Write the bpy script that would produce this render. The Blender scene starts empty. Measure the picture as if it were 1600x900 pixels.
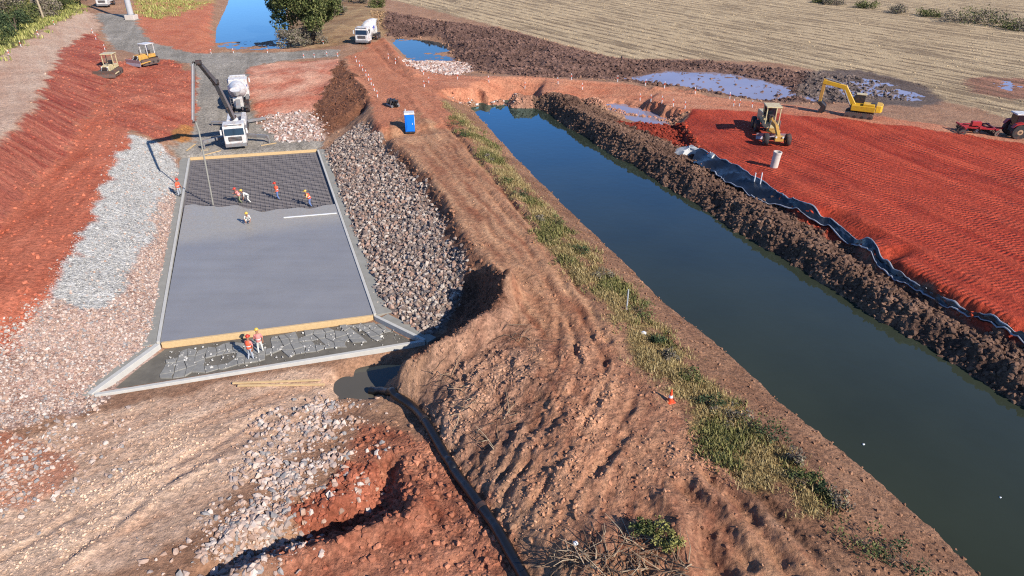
import bpy, bmesh, math, random
import numpy as np
from mathutils import Vector, Matrix, Euler
from mathutils.geometry import delaunay_2d_cdt

random.seed(7); RNG = np.random.default_rng(7)
scene = bpy.context.scene
COL = scene.collection

# ------------------------------------------------------------------ camera
CAM_H, PITCH, FOCAL = 25.9, math.radians(29.4), 1067.0      # metres, radians, focal length in 1600-px units
cam_d = bpy.data.cameras.new('camera'); cam = bpy.data.objects.new('camera', cam_d); COL.objects.link(cam)
cam.location = (0, 0, CAM_H); cam.rotation_euler = (math.pi/2 - PITCH, 0, 0)
cam_d.sensor_width = 36; cam_d.lens = 36*FOCAL/1600; cam_d.clip_end = 9000; cam_d.clip_start = .5
scene.camera = cam

# ------------------------------------------------------------------ sky and sun
SUN_EL = math.radians(33); SUN_DIR = Vector((.74, -.68, 0)).normalized()     # horizontal direction towards the sun
world = bpy.data.worlds.new('World'); scene.world = world; world.use_nodes = True
wn = world.node_tree; bg = wn.nodes['Background']
sky = wn.nodes.new('ShaderNodeTexSky'); sky.sky_type = 'NISHITA'; sky.sun_disc = False
sky.sun_elevation = SUN_EL; sky.sun_rotation = math.atan2(SUN_DIR.x, SUN_DIR.y)
sky.air_density = 1.0; sky.dust_density = 0.0; sky.ozone_density = 9.0; sky.altitude = 2000
wn.links.new(sky.outputs[0], bg.inputs[0]); bg.inputs[1].default_value = 0.13
sun_d = bpy.data.lights.new('sun', 'SUN'); sun_d.energy = 5.0; sun_d.angle = math.radians(.5); sun_d.color = (1, .93, .84)
sun = bpy.data.objects.new('sun', sun_d); COL.objects.link(sun); sun.location = (30, -30, 60)
sv = Vector((SUN_DIR.x*math.cos(SUN_EL), SUN_DIR.y*math.cos(SUN_EL), math.sin(SUN_EL)))
sun.rotation_euler = sv.to_track_quat('Z', 'Y').to_euler()
scene.view_settings.view_transform = 'Standard'; scene.view_settings.look = 'None'
scene.view_settings.gamma = 1; scene.view_settings.use_curve_mapping = False
scene.view_settings.exposure = .82
scene.render.engine = 'CYCLES'; scene.cycles.max_bounces = 5; scene.cycles.diffuse_bounces = 2
scene.cycles.use_denoising = False; scene.cycles.filter_width = 1.15

# ------------------------------------------------------------------ survey: photo point + height above the slab -> metres
CT, ST = math.cos(PITCH), math.sin(PITCH)
def W(px, py, z=0.0):
    a = (px-800)/FOCAL; b = (py-450)/FOCAL
    t = (z-CAM_H)/(-ST-b*CT)
    return (a*t, (CT-b*ST)*t, z)

# ------------------------------------------------------------------ noise
def _hash(ix, iy, seed):
    h = (ix.astype(np.int64)*374761393 + iy.astype(np.int64)*668265263 + seed*1442695041) & 0xffffffff
    h = ((h ^ (h >> 13))*1274126177) & 0xffffffff
    h = ((h ^ (h >> 16))*2246822519) & 0xffffffff
    return ((h ^ (h >> 15)) & 0xffffff).astype(np.float32)/np.float32(0xffffff)
def vnoise(x, y, seed=0):
    x0 = np.floor(x); y0 = np.floor(y); fx = (x-x0).astype(np.float32); fy = (y-y0).astype(np.float32)
    fx = fx*fx*(3-2*fx); fy = fy*fy*(3-2*fy)
    x0 = x0.astype(np.int64); y0 = y0.astype(np.int64)
    a = _hash(x0, y0, seed); b = _hash(x0+1, y0, seed); c = _hash(x0, y0+1, seed); d = _hash(x0+1, y0+1, seed)
    return (a+(b-a)*fx)*(1-fy) + (c+(d-c)*fx)*fy
def fbm(x, y, size, octaves=3, seed=0, gain=.55):
    s = 0; amp = 1; tot = 0
    for o in range(octaves):
        ca, sa = math.cos(.7+o*1.3), math.sin(.7+o*1.3)
        s = s + amp*vnoise((x*ca-y*sa)/size+o*17.3, (x*sa+y*ca)/size-o*9.1, seed+o*31); tot += amp
        amp *= gain; size *= .5
    return s/tot*2-1                                     # about -1..1
def streak(x, y, ang, long, wide, seed):
    ca, sa = math.cos(ang), math.sin(ang)
    u = x*ca+y*sa; v = -x*sa+y*ca
    return vnoise(u/long, v/wide, seed)*.6+vnoise(u/long*2.1, v/wide*2.1, seed+5)*.4

# ------------------------------------------------------------------ survey raster
RX0, RX1, RY0, RY1, RS = -190., 190., 2., 330., .22
NXR = int((RX1-RX0)/RS); NYR = int((RY1-RY0)/RS)
gx = (RX0+RS*(np.arange(NXR)+.5)).astype(np.float32); gy = (RY0+RS*(np.arange(NYR)+.5)).astype(np.float32)
def blur(a, n):
    if n < 1: return a
    for ax in (0, 1):
        for _ in range(2):
            p = np.pad(a, [(n+1, n) if i == ax else (0, 0) for i in (0, 1)], mode='edge')
            cs = np.cumsum(p, axis=ax, dtype=np.float64)
            if ax == 0: a = (cs[2*n+1:]-cs[:-2*n-1])/(2*n+1)
            else: a = (cs[:, 2*n+1:]-cs[:, :-2*n-1])/(2*n+1)
            a = a.astype(np.float32)
    return a
def sample(r, x, y):
    fx = np.clip((x-RX0)/RS-.5, 0, NXR-1.001); fy = np.clip((y-RY0)/RS-.5, 0, NYR-1.001)
    ix = fx.astype(np.int32); iy = fy.astype(np.int32); fx = (fx-ix).astype(np.float32); fy = (fy-iy).astype(np.float32)
    return (r[iy, ix]*(1-fx)+r[iy, ix+1]*fx)*(1-fy)+(r[iy+1, ix]*(1-fx)+r[iy+1, ix+1]*fx)*fy
def box(pts, pad):
    xs = [p[0] for p in pts]; ys = [p[1] for p in pts]
    i0 = max(0, int((min(xs)-pad-RX0)/RS)); i1 = min(NXR, int((max(xs)+pad-RX0)/RS)+2)
    j0 = max(0, int((min(ys)-pad-RY0)/RS)); j1 = min(NYR, int((max(ys)+pad-RY0)/RS)+2)
    return i0, i1, j0, j1
def poly_mask(pts):
    m = np.zeros((NYR, NXR), np.float32); i0, i1, j0, j1 = box(pts, 0)
    if i1 <= i0 or j1 <= j0: return m
    X, Y = np.meshgrid(gx[i0:i1], gy[j0:j1]); ins = np.zeros(X.shape, bool); n = len(pts)
    for k in range(n):
        x0, y0 = pts[k][:2]; x1, y1 = pts[(k+1) % n][:2]
        if y0 == y1: continue
        c = ((y0 > Y) != (y1 > Y)) & (X < (x1-x0)*(Y-y0)/(y1-y0)+x0); ins ^= c
    m[j0:j1, i0:i1] = ins
    return m
def dist_line(pts, pad):
    i0, i1, j0, j1 = box(pts, pad); X, Y = np.meshgrid(gx[i0:i1], gy[j0:j1]); D = np.full(X.shape, 1e3, np.float32)
    for (x0, y0, *_), (x1, y1, *_) in zip(pts[:-1], pts[1:]):
        dx, dy = x1-x0, y1-y0; L = max(dx*dx+dy*dy, 1e-9)
        t = np.clip(((X-x0)*dx+(Y-y0)*dy)/L, 0, 1); D = np.minimum(D, np.hypot(X-x0-t*dx, Y-y0-t*dy))
    return (slice(j0, j1), slice(i0, i1)), D

# ---- break lines of the site: photo point and height above the slab
Z_ROAD, Z_CANAL, Z_POND, Z_POND2, Z_PUD, Z_SUMP = 3.0, .8, 1.2, 1.3, 1.7, -.8
LINES = [
 # slab bed, strips beside it and the trench at its near end
 [(300,252,-.4),(492,239,-.4),(578,488,-.4),(256,530,-.4),(300,252,-.4)], [(390,260,-.4),(420,480,-.4)],
 [(290,243,.1),(400,236,.1),(500,228,.1)],
 [(284,250,-.06),(236,538,-.06),(130,614,-.06)], [(507,236,-.02),(598,486,-.02),(672,526,-.1)],
 [(268,546,-.45),(565,505,-.45),(632,528,-.45),(180,604,-.45),(268,546,-.45)],
 [(140,624,-.12),(400,585,-.15),(540,565,-.25),(672,541,-.3)],
 # right-hand rock slope and the cut above it
 [(545,205,1.2),(570,196,1.9),(600,225,2.0),(650,285,2.0),(686,333,2.0),(700,372,2.0),(712,402,1.8),(722,430,1.5),(718,460,1.0),(698,490,.5)],
 [(578,158,3.1),(590,205,3.1),(640,240,3.1),(680,290,3.1),(715,345,3.1),(740,388,3.1),(772,424,3.1),(790,455,3.0),(782,490,2.9)],
 # eroded bluff and its gully
 [(782,490,2.9),(745,520,2.6),(700,548,2.2),(660,575,1.5),(632,600,.6)],
 [(762,446,1.0),(722,498,.1),(684,530,-.35),(640,562,-.9),(618,580,-1.2)],
 [(575,568,-.5),(530,582,-.45),(506,600,-.45),(508,622,-.45),(555,640,-.4),(600,630,-.5)],
 [(535,600,-1.3),(560,592,-1.5),(590,586,-1.5),(610,590,-1.4),(600,606,-1.4),(570,618,-1.3),(540,616,-1.3),(535,600,-1.3)],
 # spur between the road and the hose
 [(790,540,2.7),(770,600,2.2),(790,660,2.1),(800,720,1.9),(830,790,1.8),(870,850,1.9),(900,920,1.9)],
 [(705,585,1.9),(690,640,1.2),(712,690,1.0),(740,740,1.0)], [(740,580,2.3),(735,650,1.9)],
 [(650,620,.5),(672,660,.4),(708,705,.45)],
 [(830,560,3.0),(880,640,2.95),(890,730,2.8),(930,820,2.6),(960,920,2.5),(980,1010,2.5)],
 [(616,626,-.4),(640,640,-.1),(680,690,.2),(730,770,.5),(780,840,.7),(820,900,.8),(870,990,.9)],
 [(555,660,-.1),(600,700,.3),(650,760,.5),(700,830,.6),(740,910,.6),(780,1000,.6)],
 # dug pit, its near bank, the rubble shelf behind it
 [(640,775,.6),(632,812,.7),(575,838,.75),(500,862,.75),(420,890,.75),(330,930,.75)],
 [(600,760,-.5),(600,800,-.6),(550,822,-.5),(480,848,-.45),(400,872,-.4),(330,905,-.4)],
 [(560,715,.3),(560,750,.3),(520,800,.35),(460,830,.4),(400,850,.4),(300,880,.45)],
 [(520,640,-.2),(470,690,.2),(400,760,.4),(300,840,.5),(150,900,.5)],
 [(420,600,-.15),(340,650,-.05),(250,700,.05),(130,770,.2),(0,850,.4)], [(0,930,.5),(150,960,.5),(350,990,.6),(560,990,.6)],
 [(140,640,.0),(60,680,.3),(0,720,.5)], [(-120,760,.8),(-200,900,.9)],
 # rock slope left of the slab, bench, red slope, track on top
 [(258,224,1.2),(230,208,2.3),(205,208,2.7),(178,245,2.8),(150,300,2.8),(125,370,2.7),(90,430,2.7),(60,462,2.6),(20,500,2.3),(-60,560,2.2)],
 [(262,300,.9),(225,400,1.0),(170,500,1.0),(110,560,.8),(0,620,.9)],
 [(130,600,.05),(70,618,.3),(0,640,.7),(-100,690,1.0)],
 [(190,165,2.8),(160,215,3.0),(110,290,3.1),(50,380,3.2),(0,450,3.2),(-120,580,3.2)],
 [(170,120,3.2),(150,160,3.2),(120,215,3.3),(75,270,3.3),(20,330,3.4),(-60,420,3.4),(-160,560,3.4)],
 [(150,48,4.5),(122,58,4.9),(92,85,5.6),(68,128,6.1),(46,172,6.4),(0,218,6.6),(-60,280,6.6),(-160,400,6.6)],
 [(130,14,4.7),(50,56,6.0),(0,90,6.5),(-80,160,6.6),(-260,330,6.6)],
 [(100,8,4.6),(30,40,5.6),(-60,90,6.0),(-300,260,6.2)], [(-60,-20,5.0),(-200,30,5.4),(-400,200,6)],
 [(155,78,3.6),(172,60,3.9)],
 # grey haul road and the ramp down to the slab
 [(150,22,4.3),(162,50,4.0),(182,76,3.5),(235,90,3.2),(300,97,3.0)], [(205,22,4.3),(228,62,3.6),(300,80,3.1),(335,82,3.0),(440,80,3.0),(525,74,3.0),(552,66,3.0)],
 [(160,4,4.4),(200,4,4.4)], [(160,-30,4.4),(210,-30,4.4)],
 [(304,110,2.8),(306,150,1.9),(306,190,.9),(300,225,.25)], [(388,120,2.6),(386,150,1.7),(398,190,.8),(430,215,.45),(490,222,.3)],
 [(345,100,2.95),(346,150,1.8),(352,190,.8),(372,225,.2)],
 [(196,125,3.2),(240,104,3.2),(290,112,2.9)], [(200,198,2.7),(240,214,1.7),(280,212,1.1)], [(230,150,2.8),(270,160,2.3)],
 # pale mound right of the ramp, brown end of the embankment
 [(390,100,2.9),(440,96,3.0),(510,94,3.0),(535,92,3.1)], [(400,160,1.9),(470,150,1.9),(490,140,2.0)], [(400,188,.9),(450,190,.9),(482,190,.9)],
 [(535,92,3.2),(558,122,3.2),(578,158,3.1)], [(500,150,1.8),(488,180,1.1),(500,205,.7),(512,214,.5)], [(540,200,.7),(568,176,1.4)],
 [(535,140,2.6),(548,170,2.1)],
 # embankment road right side, canal banks
 [(600,58,3.0),(625,96,3.0),(655,130,3.0),(684,152,3.0),(740,222,3.0),(800,302,3.0),(850,375,3.0),(900,436,2.9),(955,505,2.9),(1020,595,2.9),(1090,685,2.9),(1190,795,2.9),(1310,905,2.9),(1460,1020,2.9),(2100,1560,2.9)],
 [(725,180,2.0),(790,255,2.0),(870,340,2.0),(948,415,2.0),(1020,500,2.0),(1110,590,2.0),(1190,670,2.0),(1280,745,2.0),(1370,820,2.0),(1450,900,2.0),(1560,1000,2.0),(2200,1580,2.0)],
 [(735,168,.8),(800,240,.8),(880,320,.8),(960,395,.8),(1040,475,.8),(1130,545,.8),(1210,620,.8),(1300,690,.8),(1390,765,.8),(1460,830,.8),(1530,900,.8),(1650,1010,.8),(2300,1600,.8)],
 [(755,172,-.2),(815,238,-.4),(900,320,-.5),(980,395,-.5),(1060,475,-.5),(1160,548,-.5),(1250,620,-.5),(1340,690,-.5),(1440,765,-.5),(1570,900,-.5),(1700,1010,-.5),(2400,1640,-.5)],
 [(790,182,-.6),(900,260,-1),(1000,340,-1),(1150,470,-1),(1300,590,-1),(1500,760,-1),(1700,930,-1),(2350,1330,-1)],
 [(735,168,.8),(765,163,.8),(840,162,.8)], [(755,172,-.2),(830,170,-.2)],
 [(840,162,.8),(900,205,.8),(1000,265,.8),(1100,325,.8),(1165,370,.8),(1250,420,.8),(1340,475,.8),(1450,545,.8),(1600,635,.8),(1760,730,.8),(2300,1065,.8)],
 [(826,176,-.2),(880,218,-.5),(980,286,-.5),(1080,350,-.5),(1150,398,-.5),(1240,455,-.5),(1330,515,-.5),(1440,592,-.5),(1600,698,-.5),(1760,808,-.5),(2300,1175,-.5)],
 [(845,145,2.2),(900,175,2.4),(1000,226,2.4),(1060,258,2.4),(1170,325,2.2),(1270,388,2.05),(1400,470,1.85),(1600,590,1.7),(1760,690,1.7),(2300,1025,1.7)],
 [(900,163,1.7),(960,184,1.6),(1040,220,1.9),(1120,268,1.9),(1200,318,1.8),(1300,372,1.8),(1400,440,1.7),(1600,550,1.6),(1780,655,1.6),(2300,955,1.6)],
 [(1066,192,2.6),(1092,228,2.9),(1140,258,2.9),(1250,322,2.9),(1400,408,2.9),(1600,516,2.9),(1800,625,2.9),(2300,890,2.9)],
 [(1052,198,1.7),(1075,232,1.9)], [(1112,222,3.0),(1180,252,3.02),(1270,302,3.02),(1420,382,3.02),(1620,482,3.02),(1800,572,3.02),(2250,800,3.02)], [(1150,205,3.08),(1300,250,3.06),(1480,330,3.05),(1700,440,3.05),(2100,600,3.05)],
 [(1085,172,3.1),(1240,178,3.1),(1400,192,3.1),(1600,222,3.1),(1800,255,3.1)], [(1200,240,3.05),(1400,300,3.05),(1600,360,3.05),(1850,430,3.05)],
 # crossing road
 [(640,98,3.0),(700,119,3.0),(830,121,3.0),(960,129,3.0),(1100,150,3.0),(1240,166,3.0)], [(690,140,3.0),(760,136,3.0),(830,142,3.0),(960,157,3.0),(1070,170,3.0)],
 [(700,119,3.0),(740,128,3.0)], [(690,158,1.4),(740,160,1.2),(830,158,1.2)],
 [(930,158,1.65),(985,176,1.6),(1045,190,1.6)],
 # second pond, puddles, field
 [(606,60,1.3),(690,62,1.3),(714,94,1.3),(640,98,1.3),(606,60,1.3)], [(640,78,.2),(690,85,.2)],
 [(600,40,1.9),(700,52,1.9),(745,100,1.9),(900,118,1.9),(960,112,1.9)], [(735,112,2.6),(660,106,2.6)],
 [(970,122,1.7),(1060,108,1.7),(1230,128,1.7),(1250,152,1.7),(1180,156,1.7),(1080,138,1.7)], [(1100,128,1.55),(1180,140,1.55)],
 [(1300,140,1.75),(1440,160,1.8),(1600,196,2.0),(1800,235,2.2)],
 [(600,5,2.0),(800,50,1.9),(1000,90,1.9),(1200,90,1.9),(1400,110,1.9),(1600,140,1.9),(1800,180,1.9)],
 [(620,-40,2),(900,-40,2),(1200,-30,2),(1600,-20,2),(2100,-10,2)], [(1000,30,1.9),(1400,40,1.9),(1700,60,1.9),(1950,100,2)],
 # left pond and the land round it
 [(362,-30,1.2),(356,5,1.2),(337,45,1.2),(335,72,1.2),(350,80,1.2),(446,77,1.2),(452,50,1.2),(448,20,1.2),(444,-30,1.2)], [(400,-20,.2),(392,30,.2),(390,62,.2)],
 [(340,-30,2.2),(325,20,2.2),(305,60,2.8),(320,84,3.0),(350,86,3.0),(446,83,3.0)], [(470,72,2.4),(480,40,2.2),(480,-20,2.2)], [(240,10,3.6),(265,60,3.3)], [(240,-30,3.6),(300,-30,3.0)],
 [(530,40,3.0),(580,20,2.8),(540,0,2.6),(590,-30,2.4)], [(500,60,2.9),(520,50,3.0)],
]
pts2, zs = [], []
seen = set()
for L in LINES:
    wp = [Vector(W(*p)) for p in L]
    for a, b in zip(wp[:-1], wp[1:]):
        d = (b-a).length; step = max(.7, .018*((a+b)/2).length); n = max(1, int(d/step))
        for k in range(n+1):
            q = a.lerp(b, k/n); key = (round(q.x/.45), round(q.y/.45))
            if key in seen: continue
            seen.add(key); pts2.append(Vector((q.x, q.y))); zs.append(q.z)
for x in np.linspace(-260, 260, 14):
    for y, z in ((-30, 1.5), (345, 2.0)):
        pts2.append(Vector((float(x), y))); zs.append(z)
for y in np.linspace(20, 320, 10):
    for x in (-260, 260): pts2.append(Vector((x, float(y)))); zs.append(5.5 if x < 0 else 2.2)
cv, ce, cf, ov, oe, of_ = delaunay_2d_cdt(pts2, [], [], 0, 1e-4)
cz = [zs[o[0]] if o else 1.0 for o in ov]
HT = np.full((NYR, NXR), 2.0, np.float32)
for f in cf:
    A, B, C = (cv[i] for i in f); za, zb, zc = (cz[i] for i in f)
    i0 = max(0, int((min(A.x, B.x, C.x)-RX0)/RS)-1); i1 = min(NXR, int((max(A.x, B.x, C.x)-RX0)/RS)+2)
    j0 = max(0, int((min(A.y, B.y, C.y)-RY0)/RS)-1); j1 = min(NYR, int((max(A.y, B.y, C.y)-RY0)/RS)+2)
    if i1 <= i0 or j1 <= j0: continue
    X = gx[None, i0:i1]; Y = gy[j0:j1, None]
    det = (B.y-C.y)*(A.x-C.x)+(C.x-B.x)*(A.y-C.y)
    if abs(det) < 1e-9: continue
    l0 = ((B.y-C.y)*(X-C.x)+(C.x-B.x)*(Y-C.y))/det; l1 = ((C.y-A.y)*(X-C.x)+(A.x-C.x)*(Y-C.y))/det; l2 = 1-l0-l1
    m = (l0 >= -1e-4) & (l1 >= -1e-4) & (l2 >= -1e-4)
    sub = HT[j0:j1, i0:i1]; sub[m] = (za*l0+zb*l1+zc*l2)[m]
HT = blur(HT, 1)

# ---- berms, ruts and heaps: (line, height, half width)
RUT = [
 # ruts along the embankment road
 ([(668,190,3),(735,265,3),(800,345,3),(850,430,3),(890,510,3),(905,560,3)], -.2, .24), ([(690,185,3),(760,262,3),(830,350,3),(880,440,3),(925,520,3),(945,560,3)], -.2, .24),
 ([(700,195,3),(770,280,3),(850,370,3),(905,450,3),(950,530,3)], -.26, .32), ([(650,200,3),(705,275,3),(770,360,3),(820,440,3),(850,500,3)], -.12, .3),
 # tracks that swing down to the lower left
 ([(900,520,3),(900,600,2.9),(850,680,2.5),(790,760,2.0),(740,840,.9),(690,910,.8)], -.13, .24), ([(945,550,3),(940,620,2.9),(890,710,2.6),(830,790,2.0),(780,870,1.2)], -.13, .24),
 ([(870,480,3),(865,570,2.9),(820,640,2.4),(770,720,1.9),(735,800,.8)], -.13, .24), ([(1000,600,2.9),(960,680,2.8),(900,780,2.5),(860,850,2.1),(840,920,2)], -.13, .24),
 ([(700,640,1.2),(760,610,2),(820,600,2.6)], .14, .4), ([(690,670,1.0),(760,650,2),(830,650,2.6)], -.12, .35), ([(700,600,1.8),(760,575,2.2),(800,560,2.6)], -.12, .4),
 ([(780,735,1.9),(820,680,2.2),(850,650,2.5)], -.18, .25), ([(930,740,2.7),(980,680,2.85)], -.28, .3), ([(935,755,2.7),(985,695,2.85)], .15, .35),
 ([(792,462,3),(784,488,2.9),(745,520,2.6),(700,548,2.2),(665,572,1.5),(640,592,.8)], 1.25, .8), ([(768,428,3),(780,442,3),(792,462,3)], 1.1, .7),  # ridge added on the bluff crest to widen the shadow in the gully
 # tracks over the foreground soil
 ([(0,880,.4),(130,800,.2),(300,715,0),(430,640,-.1)], -.14, .3), ([(0,820,.4),(140,745,.15),(300,680,0),(420,625,-.1)], -.05, .35),
 ([(120,880,.4),(250,780,.25),(330,730,.1),(420,680,.1),(480,640,-.1)], .2, .25), ([(100,880,.4),(240,772,.2),(330,715,.05),(410,668,0)], -.1, .25),
 ([(560,680,.2),(620,740,.5),(680,810,.6),(730,890,.6)], -.14, .28), ([(600,680,.3),(660,740,.5),(720,820,.6),(760,890,.7)], -.14, .28),
 ([(640,690,.3),(690,740,.5),(720,790,.6)], .12, .25), ([(655,770,.6),(645,805,.7),(580,836,.75),(500,862,.75),(420,890,.75),(340,925,.75)], .8, .5), ([(610,740,-.4),(606,790,-.6),(550,818,-.5),(470,846,-.45),(390,872,-.4)], -.8, .6),
 ([(770,800,.8),(640,870,.6),(520,920,.6)], -.1, .3), ([(790,840,.8),(690,890,.6),(600,930,.6)], -.14, .28),
 # berms at road edges
 ([(640,150,3),(668,190,3),(735,262,3)], .22, .4), ([(600,62,3),(625,100,3),(650,118,3)], .5, .7), ([(320,80,3),(446,79,3),(520,68,3)], .45, .8),
 ([(700,138,3),(830,146,3),(940,158,3)], .25, .6), ([(960,125,3),(1060,139,3),(1160,150,3)], .35, .7), ([(1030,140,3),(1060,138,3),(1085,146,3)], .6, .9),
 ([(535,96,3.2),(558,124,3.2),(578,156,3.1)], .35, .5), ([(580,70,3),(610,108,3),(640,125,3)], -.2, .4),
 # spoil heaps
 ([(700,50,2),(760,60,2),(850,85,2),(930,105,2)], 1.3, 5.0), ([(740,75,2),(800,95,2),(880,112,2)], 1.1, 3.6), ([(610,38,2),(700,48,2)], 1.0, 3.5), ([(960,108,1.9),(1080,100,1.9),(1180,108,1.9),(1240,118,1.9)], .3, 3.0),
 ([(845,147,2.2),(900,176,2.4),(1000,226,2.4)], .3, 1.3), ([(1180,322,2.3),(1300,398,2.3),(1420,472,2.3),(1600,580,2.3)], .25, 1.0), ([(1170,352,1.3),(1260,404,1.3),(1400,488,1.3),(1600,606,1.2),(1760,704,1.2)], .2, .6),
 ([(1270,362,1.9),(1400,440,1.9),(1600,556,1.9)], -.3, .6),
 # clawed gullies in the bottom right
 ([(1070,760,2.8),(1130,820,2.8),(1170,880,2.8)], -.35, .35), ([(1110,740,2.9),(1190,830,2.85),(1240,900,2.8)], -.35, .35), ([(1150,740,2.9),(1240,830,2.85),(1310,910,2.8)], -.25, .3),
 ([(1090,755,2.8),(1160,840,2.8)], .2, .3), ([(1040,790,2.6),(1060,870,2.6),(1080,930,2.6)], .5, .6), ([(1100,850,2.6),(1130,930,2.6)], -.5, .7),
 ([(880,850,2.2),(960,840,2.5),(1040,850,2.6)], .4, .9),
]
for L, h, w in RUT:
    wp = [W(*p) for p in L]; sl, D = dist_line(wp, w*3)
    X, Y = np.meshgrid(gx[sl[1]], gy[sl[0]])
    k = np.exp(-(D/w)**2) if h > 0 else np.maximum(np.exp(-(D/w)**2), 0)-.35*np.exp(-((D-1.5*w)/(.7*w))**2)
    HT[sl] += h*k*(.75+.5*fbm(X, Y, max(1.2, 3*w), 2, 91))

# ------------------------------------------------------------------ ground sheet: rows get longer with distance so that detail is even
def lin(c): return np.array([((v/255)/12.92 if v/255 <= .04045 else ((v/255+.055)/1.055)**2.4) for v in c], np.float32)
ALB = .60                                                   # what a sunlit surface shows -> its own reflectance
NR, NC = 820, 940
tt = np.concatenate([np.geomspace(31, 300, NR-16), np.geomspace(312, 6000, 16)]); uu = np.linspace(-.86, .86, NC)
T, U = np.meshgrid(tt, uu, indexing='ij'); VX = (T*U).astype(np.float32).ravel(); VY = (T-25).astype(np.float32).ravel()
far = np.clip((VY-230)/60, 0, 1)
warp = .5+np.clip(VY/90, 0, 1.2)
wx = VX+warp*(.7*fbm(VX, VY, 2.2, 3, 11)+.25*fbm(VX, VY, .5, 2, 15)); wy = VY+warp*(.7*fbm(VX, VY, 2.2, 3, 23)+.25*fbm(VX, VY, .5, 2, 27))

n_big = fbm(VX, VY, 14, 4, 3); n_mid = fbm(VX, VY, 3, 4, 5); n_small = fbm(VX, VY, .8, 3, 7); n_fine = fbm(VX, VY, .28, 2, 9)
def Wl0(pts, z): return [W(p[0], p[1], z) for p in pts]
def ramp(a, lo, hi): return np.clip((a-lo)/(hi-lo), 0, 1)
REG = {}
def region(key, z, poly, soft=.5, raw=False):
    pts = [W(p[0], p[1], p[2] if len(p) > 2 else z) for p in poly]
    m = blur(poly_mask(pts), max(1, int(soft/RS)))
    v = sample(m, wx, wy) if not raw else sample(m, VX, VY)
    v = v*((wx > RX0) & (wx < RX1) & (wy < RY1))
    REG[key] = np.maximum(REG[key], v) if key in REG else v
    return v
def mixn(c1, c2, t):
    t = np.clip(t, 0, 1)[:, None]; return lin(c1)*ALB*(1-t)+lin(c2)*ALB*t
CV = mixn((160,118,92), (186,146,116), .5+.5*n_mid+.3*n_small)
def paint(key, c1, c2, t, strength=1.0, sharp=True):
    global CV
    m = REG[key]
    if sharp: m = ramp(m+.25*n_small, .3, .7)
    m = (m*strength)[:, None]; CV = CV*(1-m)+mixn(c1, c2, t)*m

# canal-side soil, embankment road
region('road', 3, [(540,90),(600,58),(640,95),(690,145),(740,222),(800,300),(850,372),(900,434),(955,503),(1020,594),(1100,700),(1190,800),(1310,910),(900,930),(830,790),(790,660),(790,540),(795,455),(772,424),(740,388),(680,290),(640,240),(590,205),(578,158)])
st = streak(VX+.8*n_mid, VY, math.radians(112), 9, .5, 41)
paint('road', (150,92,66), (218,170,130), .05+.85*st+.3*n_mid+.15*n_fine)
region('roadred', 3, [(540,92),(600,58),(640,96),(700,119),(760,128),(700,150),(720,195),(690,200),(650,175),(620,190),(590,205),(578,158)])
paint('roadred', (172,96,68), (206,140,106), .4+.5*st+.3*n_mid)
region('lowroad', 2.6, [(840,520),(960,510),(1060,650),(1180,800),(1290,905),(860,910),(790,800),(800,650)], 3.0)
sw = streak(VX+.6*n_mid, VY+.6*n_big, math.radians(67), 4.5, .32, 43)
paint('lowroad', (130,76,58), (214,160,124), .08+.8*sw+.45*n_mid+.15*n_fine, .8)
region('spur', 1.8, [(790,455),(830,560),(860,680),(800,760),(740,750),(690,690),(650,620),(690,550)], 2.0)
paint('spur', (126,82,64), (212,166,134), .2+.6*sw+.5*n_mid+.2*n_small)
# foreground soils
region('tan', .2, [(0,700),(150,640),(420,575),(540,565),(520,640),(470,690),(400,750),(320,830),(150,910),(-60,930),(-100,760)], .8)
st2 = streak(VX, VY, math.radians(38), 7, .55, 47)
paint('tan', (186,140,110), (238,204,174), .3+.6*st2+.35*n_mid+.15*n_fine)
region('redfore', .5, [(540,660),(600,650),(680,690),(735,770),(790,840),(840,910),(400,930),(440,870),(520,800),(560,740)], .7)
st3 = streak(VX, VY, math.radians(127), 6, .45, 49)
paint('redfore', (142,78,56), (208,144,112), .2+.5*st3+.4*n_mid+.2*n_fine)
region('redpit', .3, [(470,830),(430,800),(500,770),(545,720),(600,735),(640,775),(632,812),(520,850),(400,895),(340,905),(400,860)], .4)
paint('redpit', (148,82,60), (196,122,94), .4+.6*n_mid)
region('redpatch', .5, [(-60,690),(20,672),(125,722),(95,760),(30,800),(-60,790)], .6); region('redpatch', .5, [(-60,600),(30,600),(128,625),(60,640),(-60,650)], .5)
paint('redpatch', (178,104,78), (204,138,108), .5+.5*n_mid, .7)
# slopes left
region('pinkslope', 1.2, [(284,250),(236,538),(130,614),(-80,680),(-90,560),(20,500,2.3),(75,450,2.7),(125,370,2.7),(178,245,2.8),(205,208,2.7),(258,224,1.2)], .5)
paint('pinkslope', (170,130,112), (214,186,170), .5+.4*n_mid+.5*n_fine)
region('gravel', 2.0, [(205,208,2.7),(255,226,1.2),(285,262,.2),(262,305,.9),(222,390,1.0),(172,482,1.1),(110,486,1.9),(72,455,2.6),(92,428,2.7),(125,370,2.7),(150,300,2.8),(178,245,2.8)], .4)
paint('gravel', (178,174,166), (216,212,204), .5+.5*n_fine+.3*n_small)
region('bench', 3.1, [(200,196,2.7),(205,208,2.7),(178,245),(150,300),(125,370),(90,430),(60,462),(20,500),(-90,580),(-140,520),(20,330),(75,270),(120,215),(150,160),(170,120)], .6)
st4 = streak(VX, VY, math.radians(104), 8, .6, 53)
paint('bench', (178,88,62), (212,130,100), .2+.6*st4+.4*n_mid)
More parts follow.
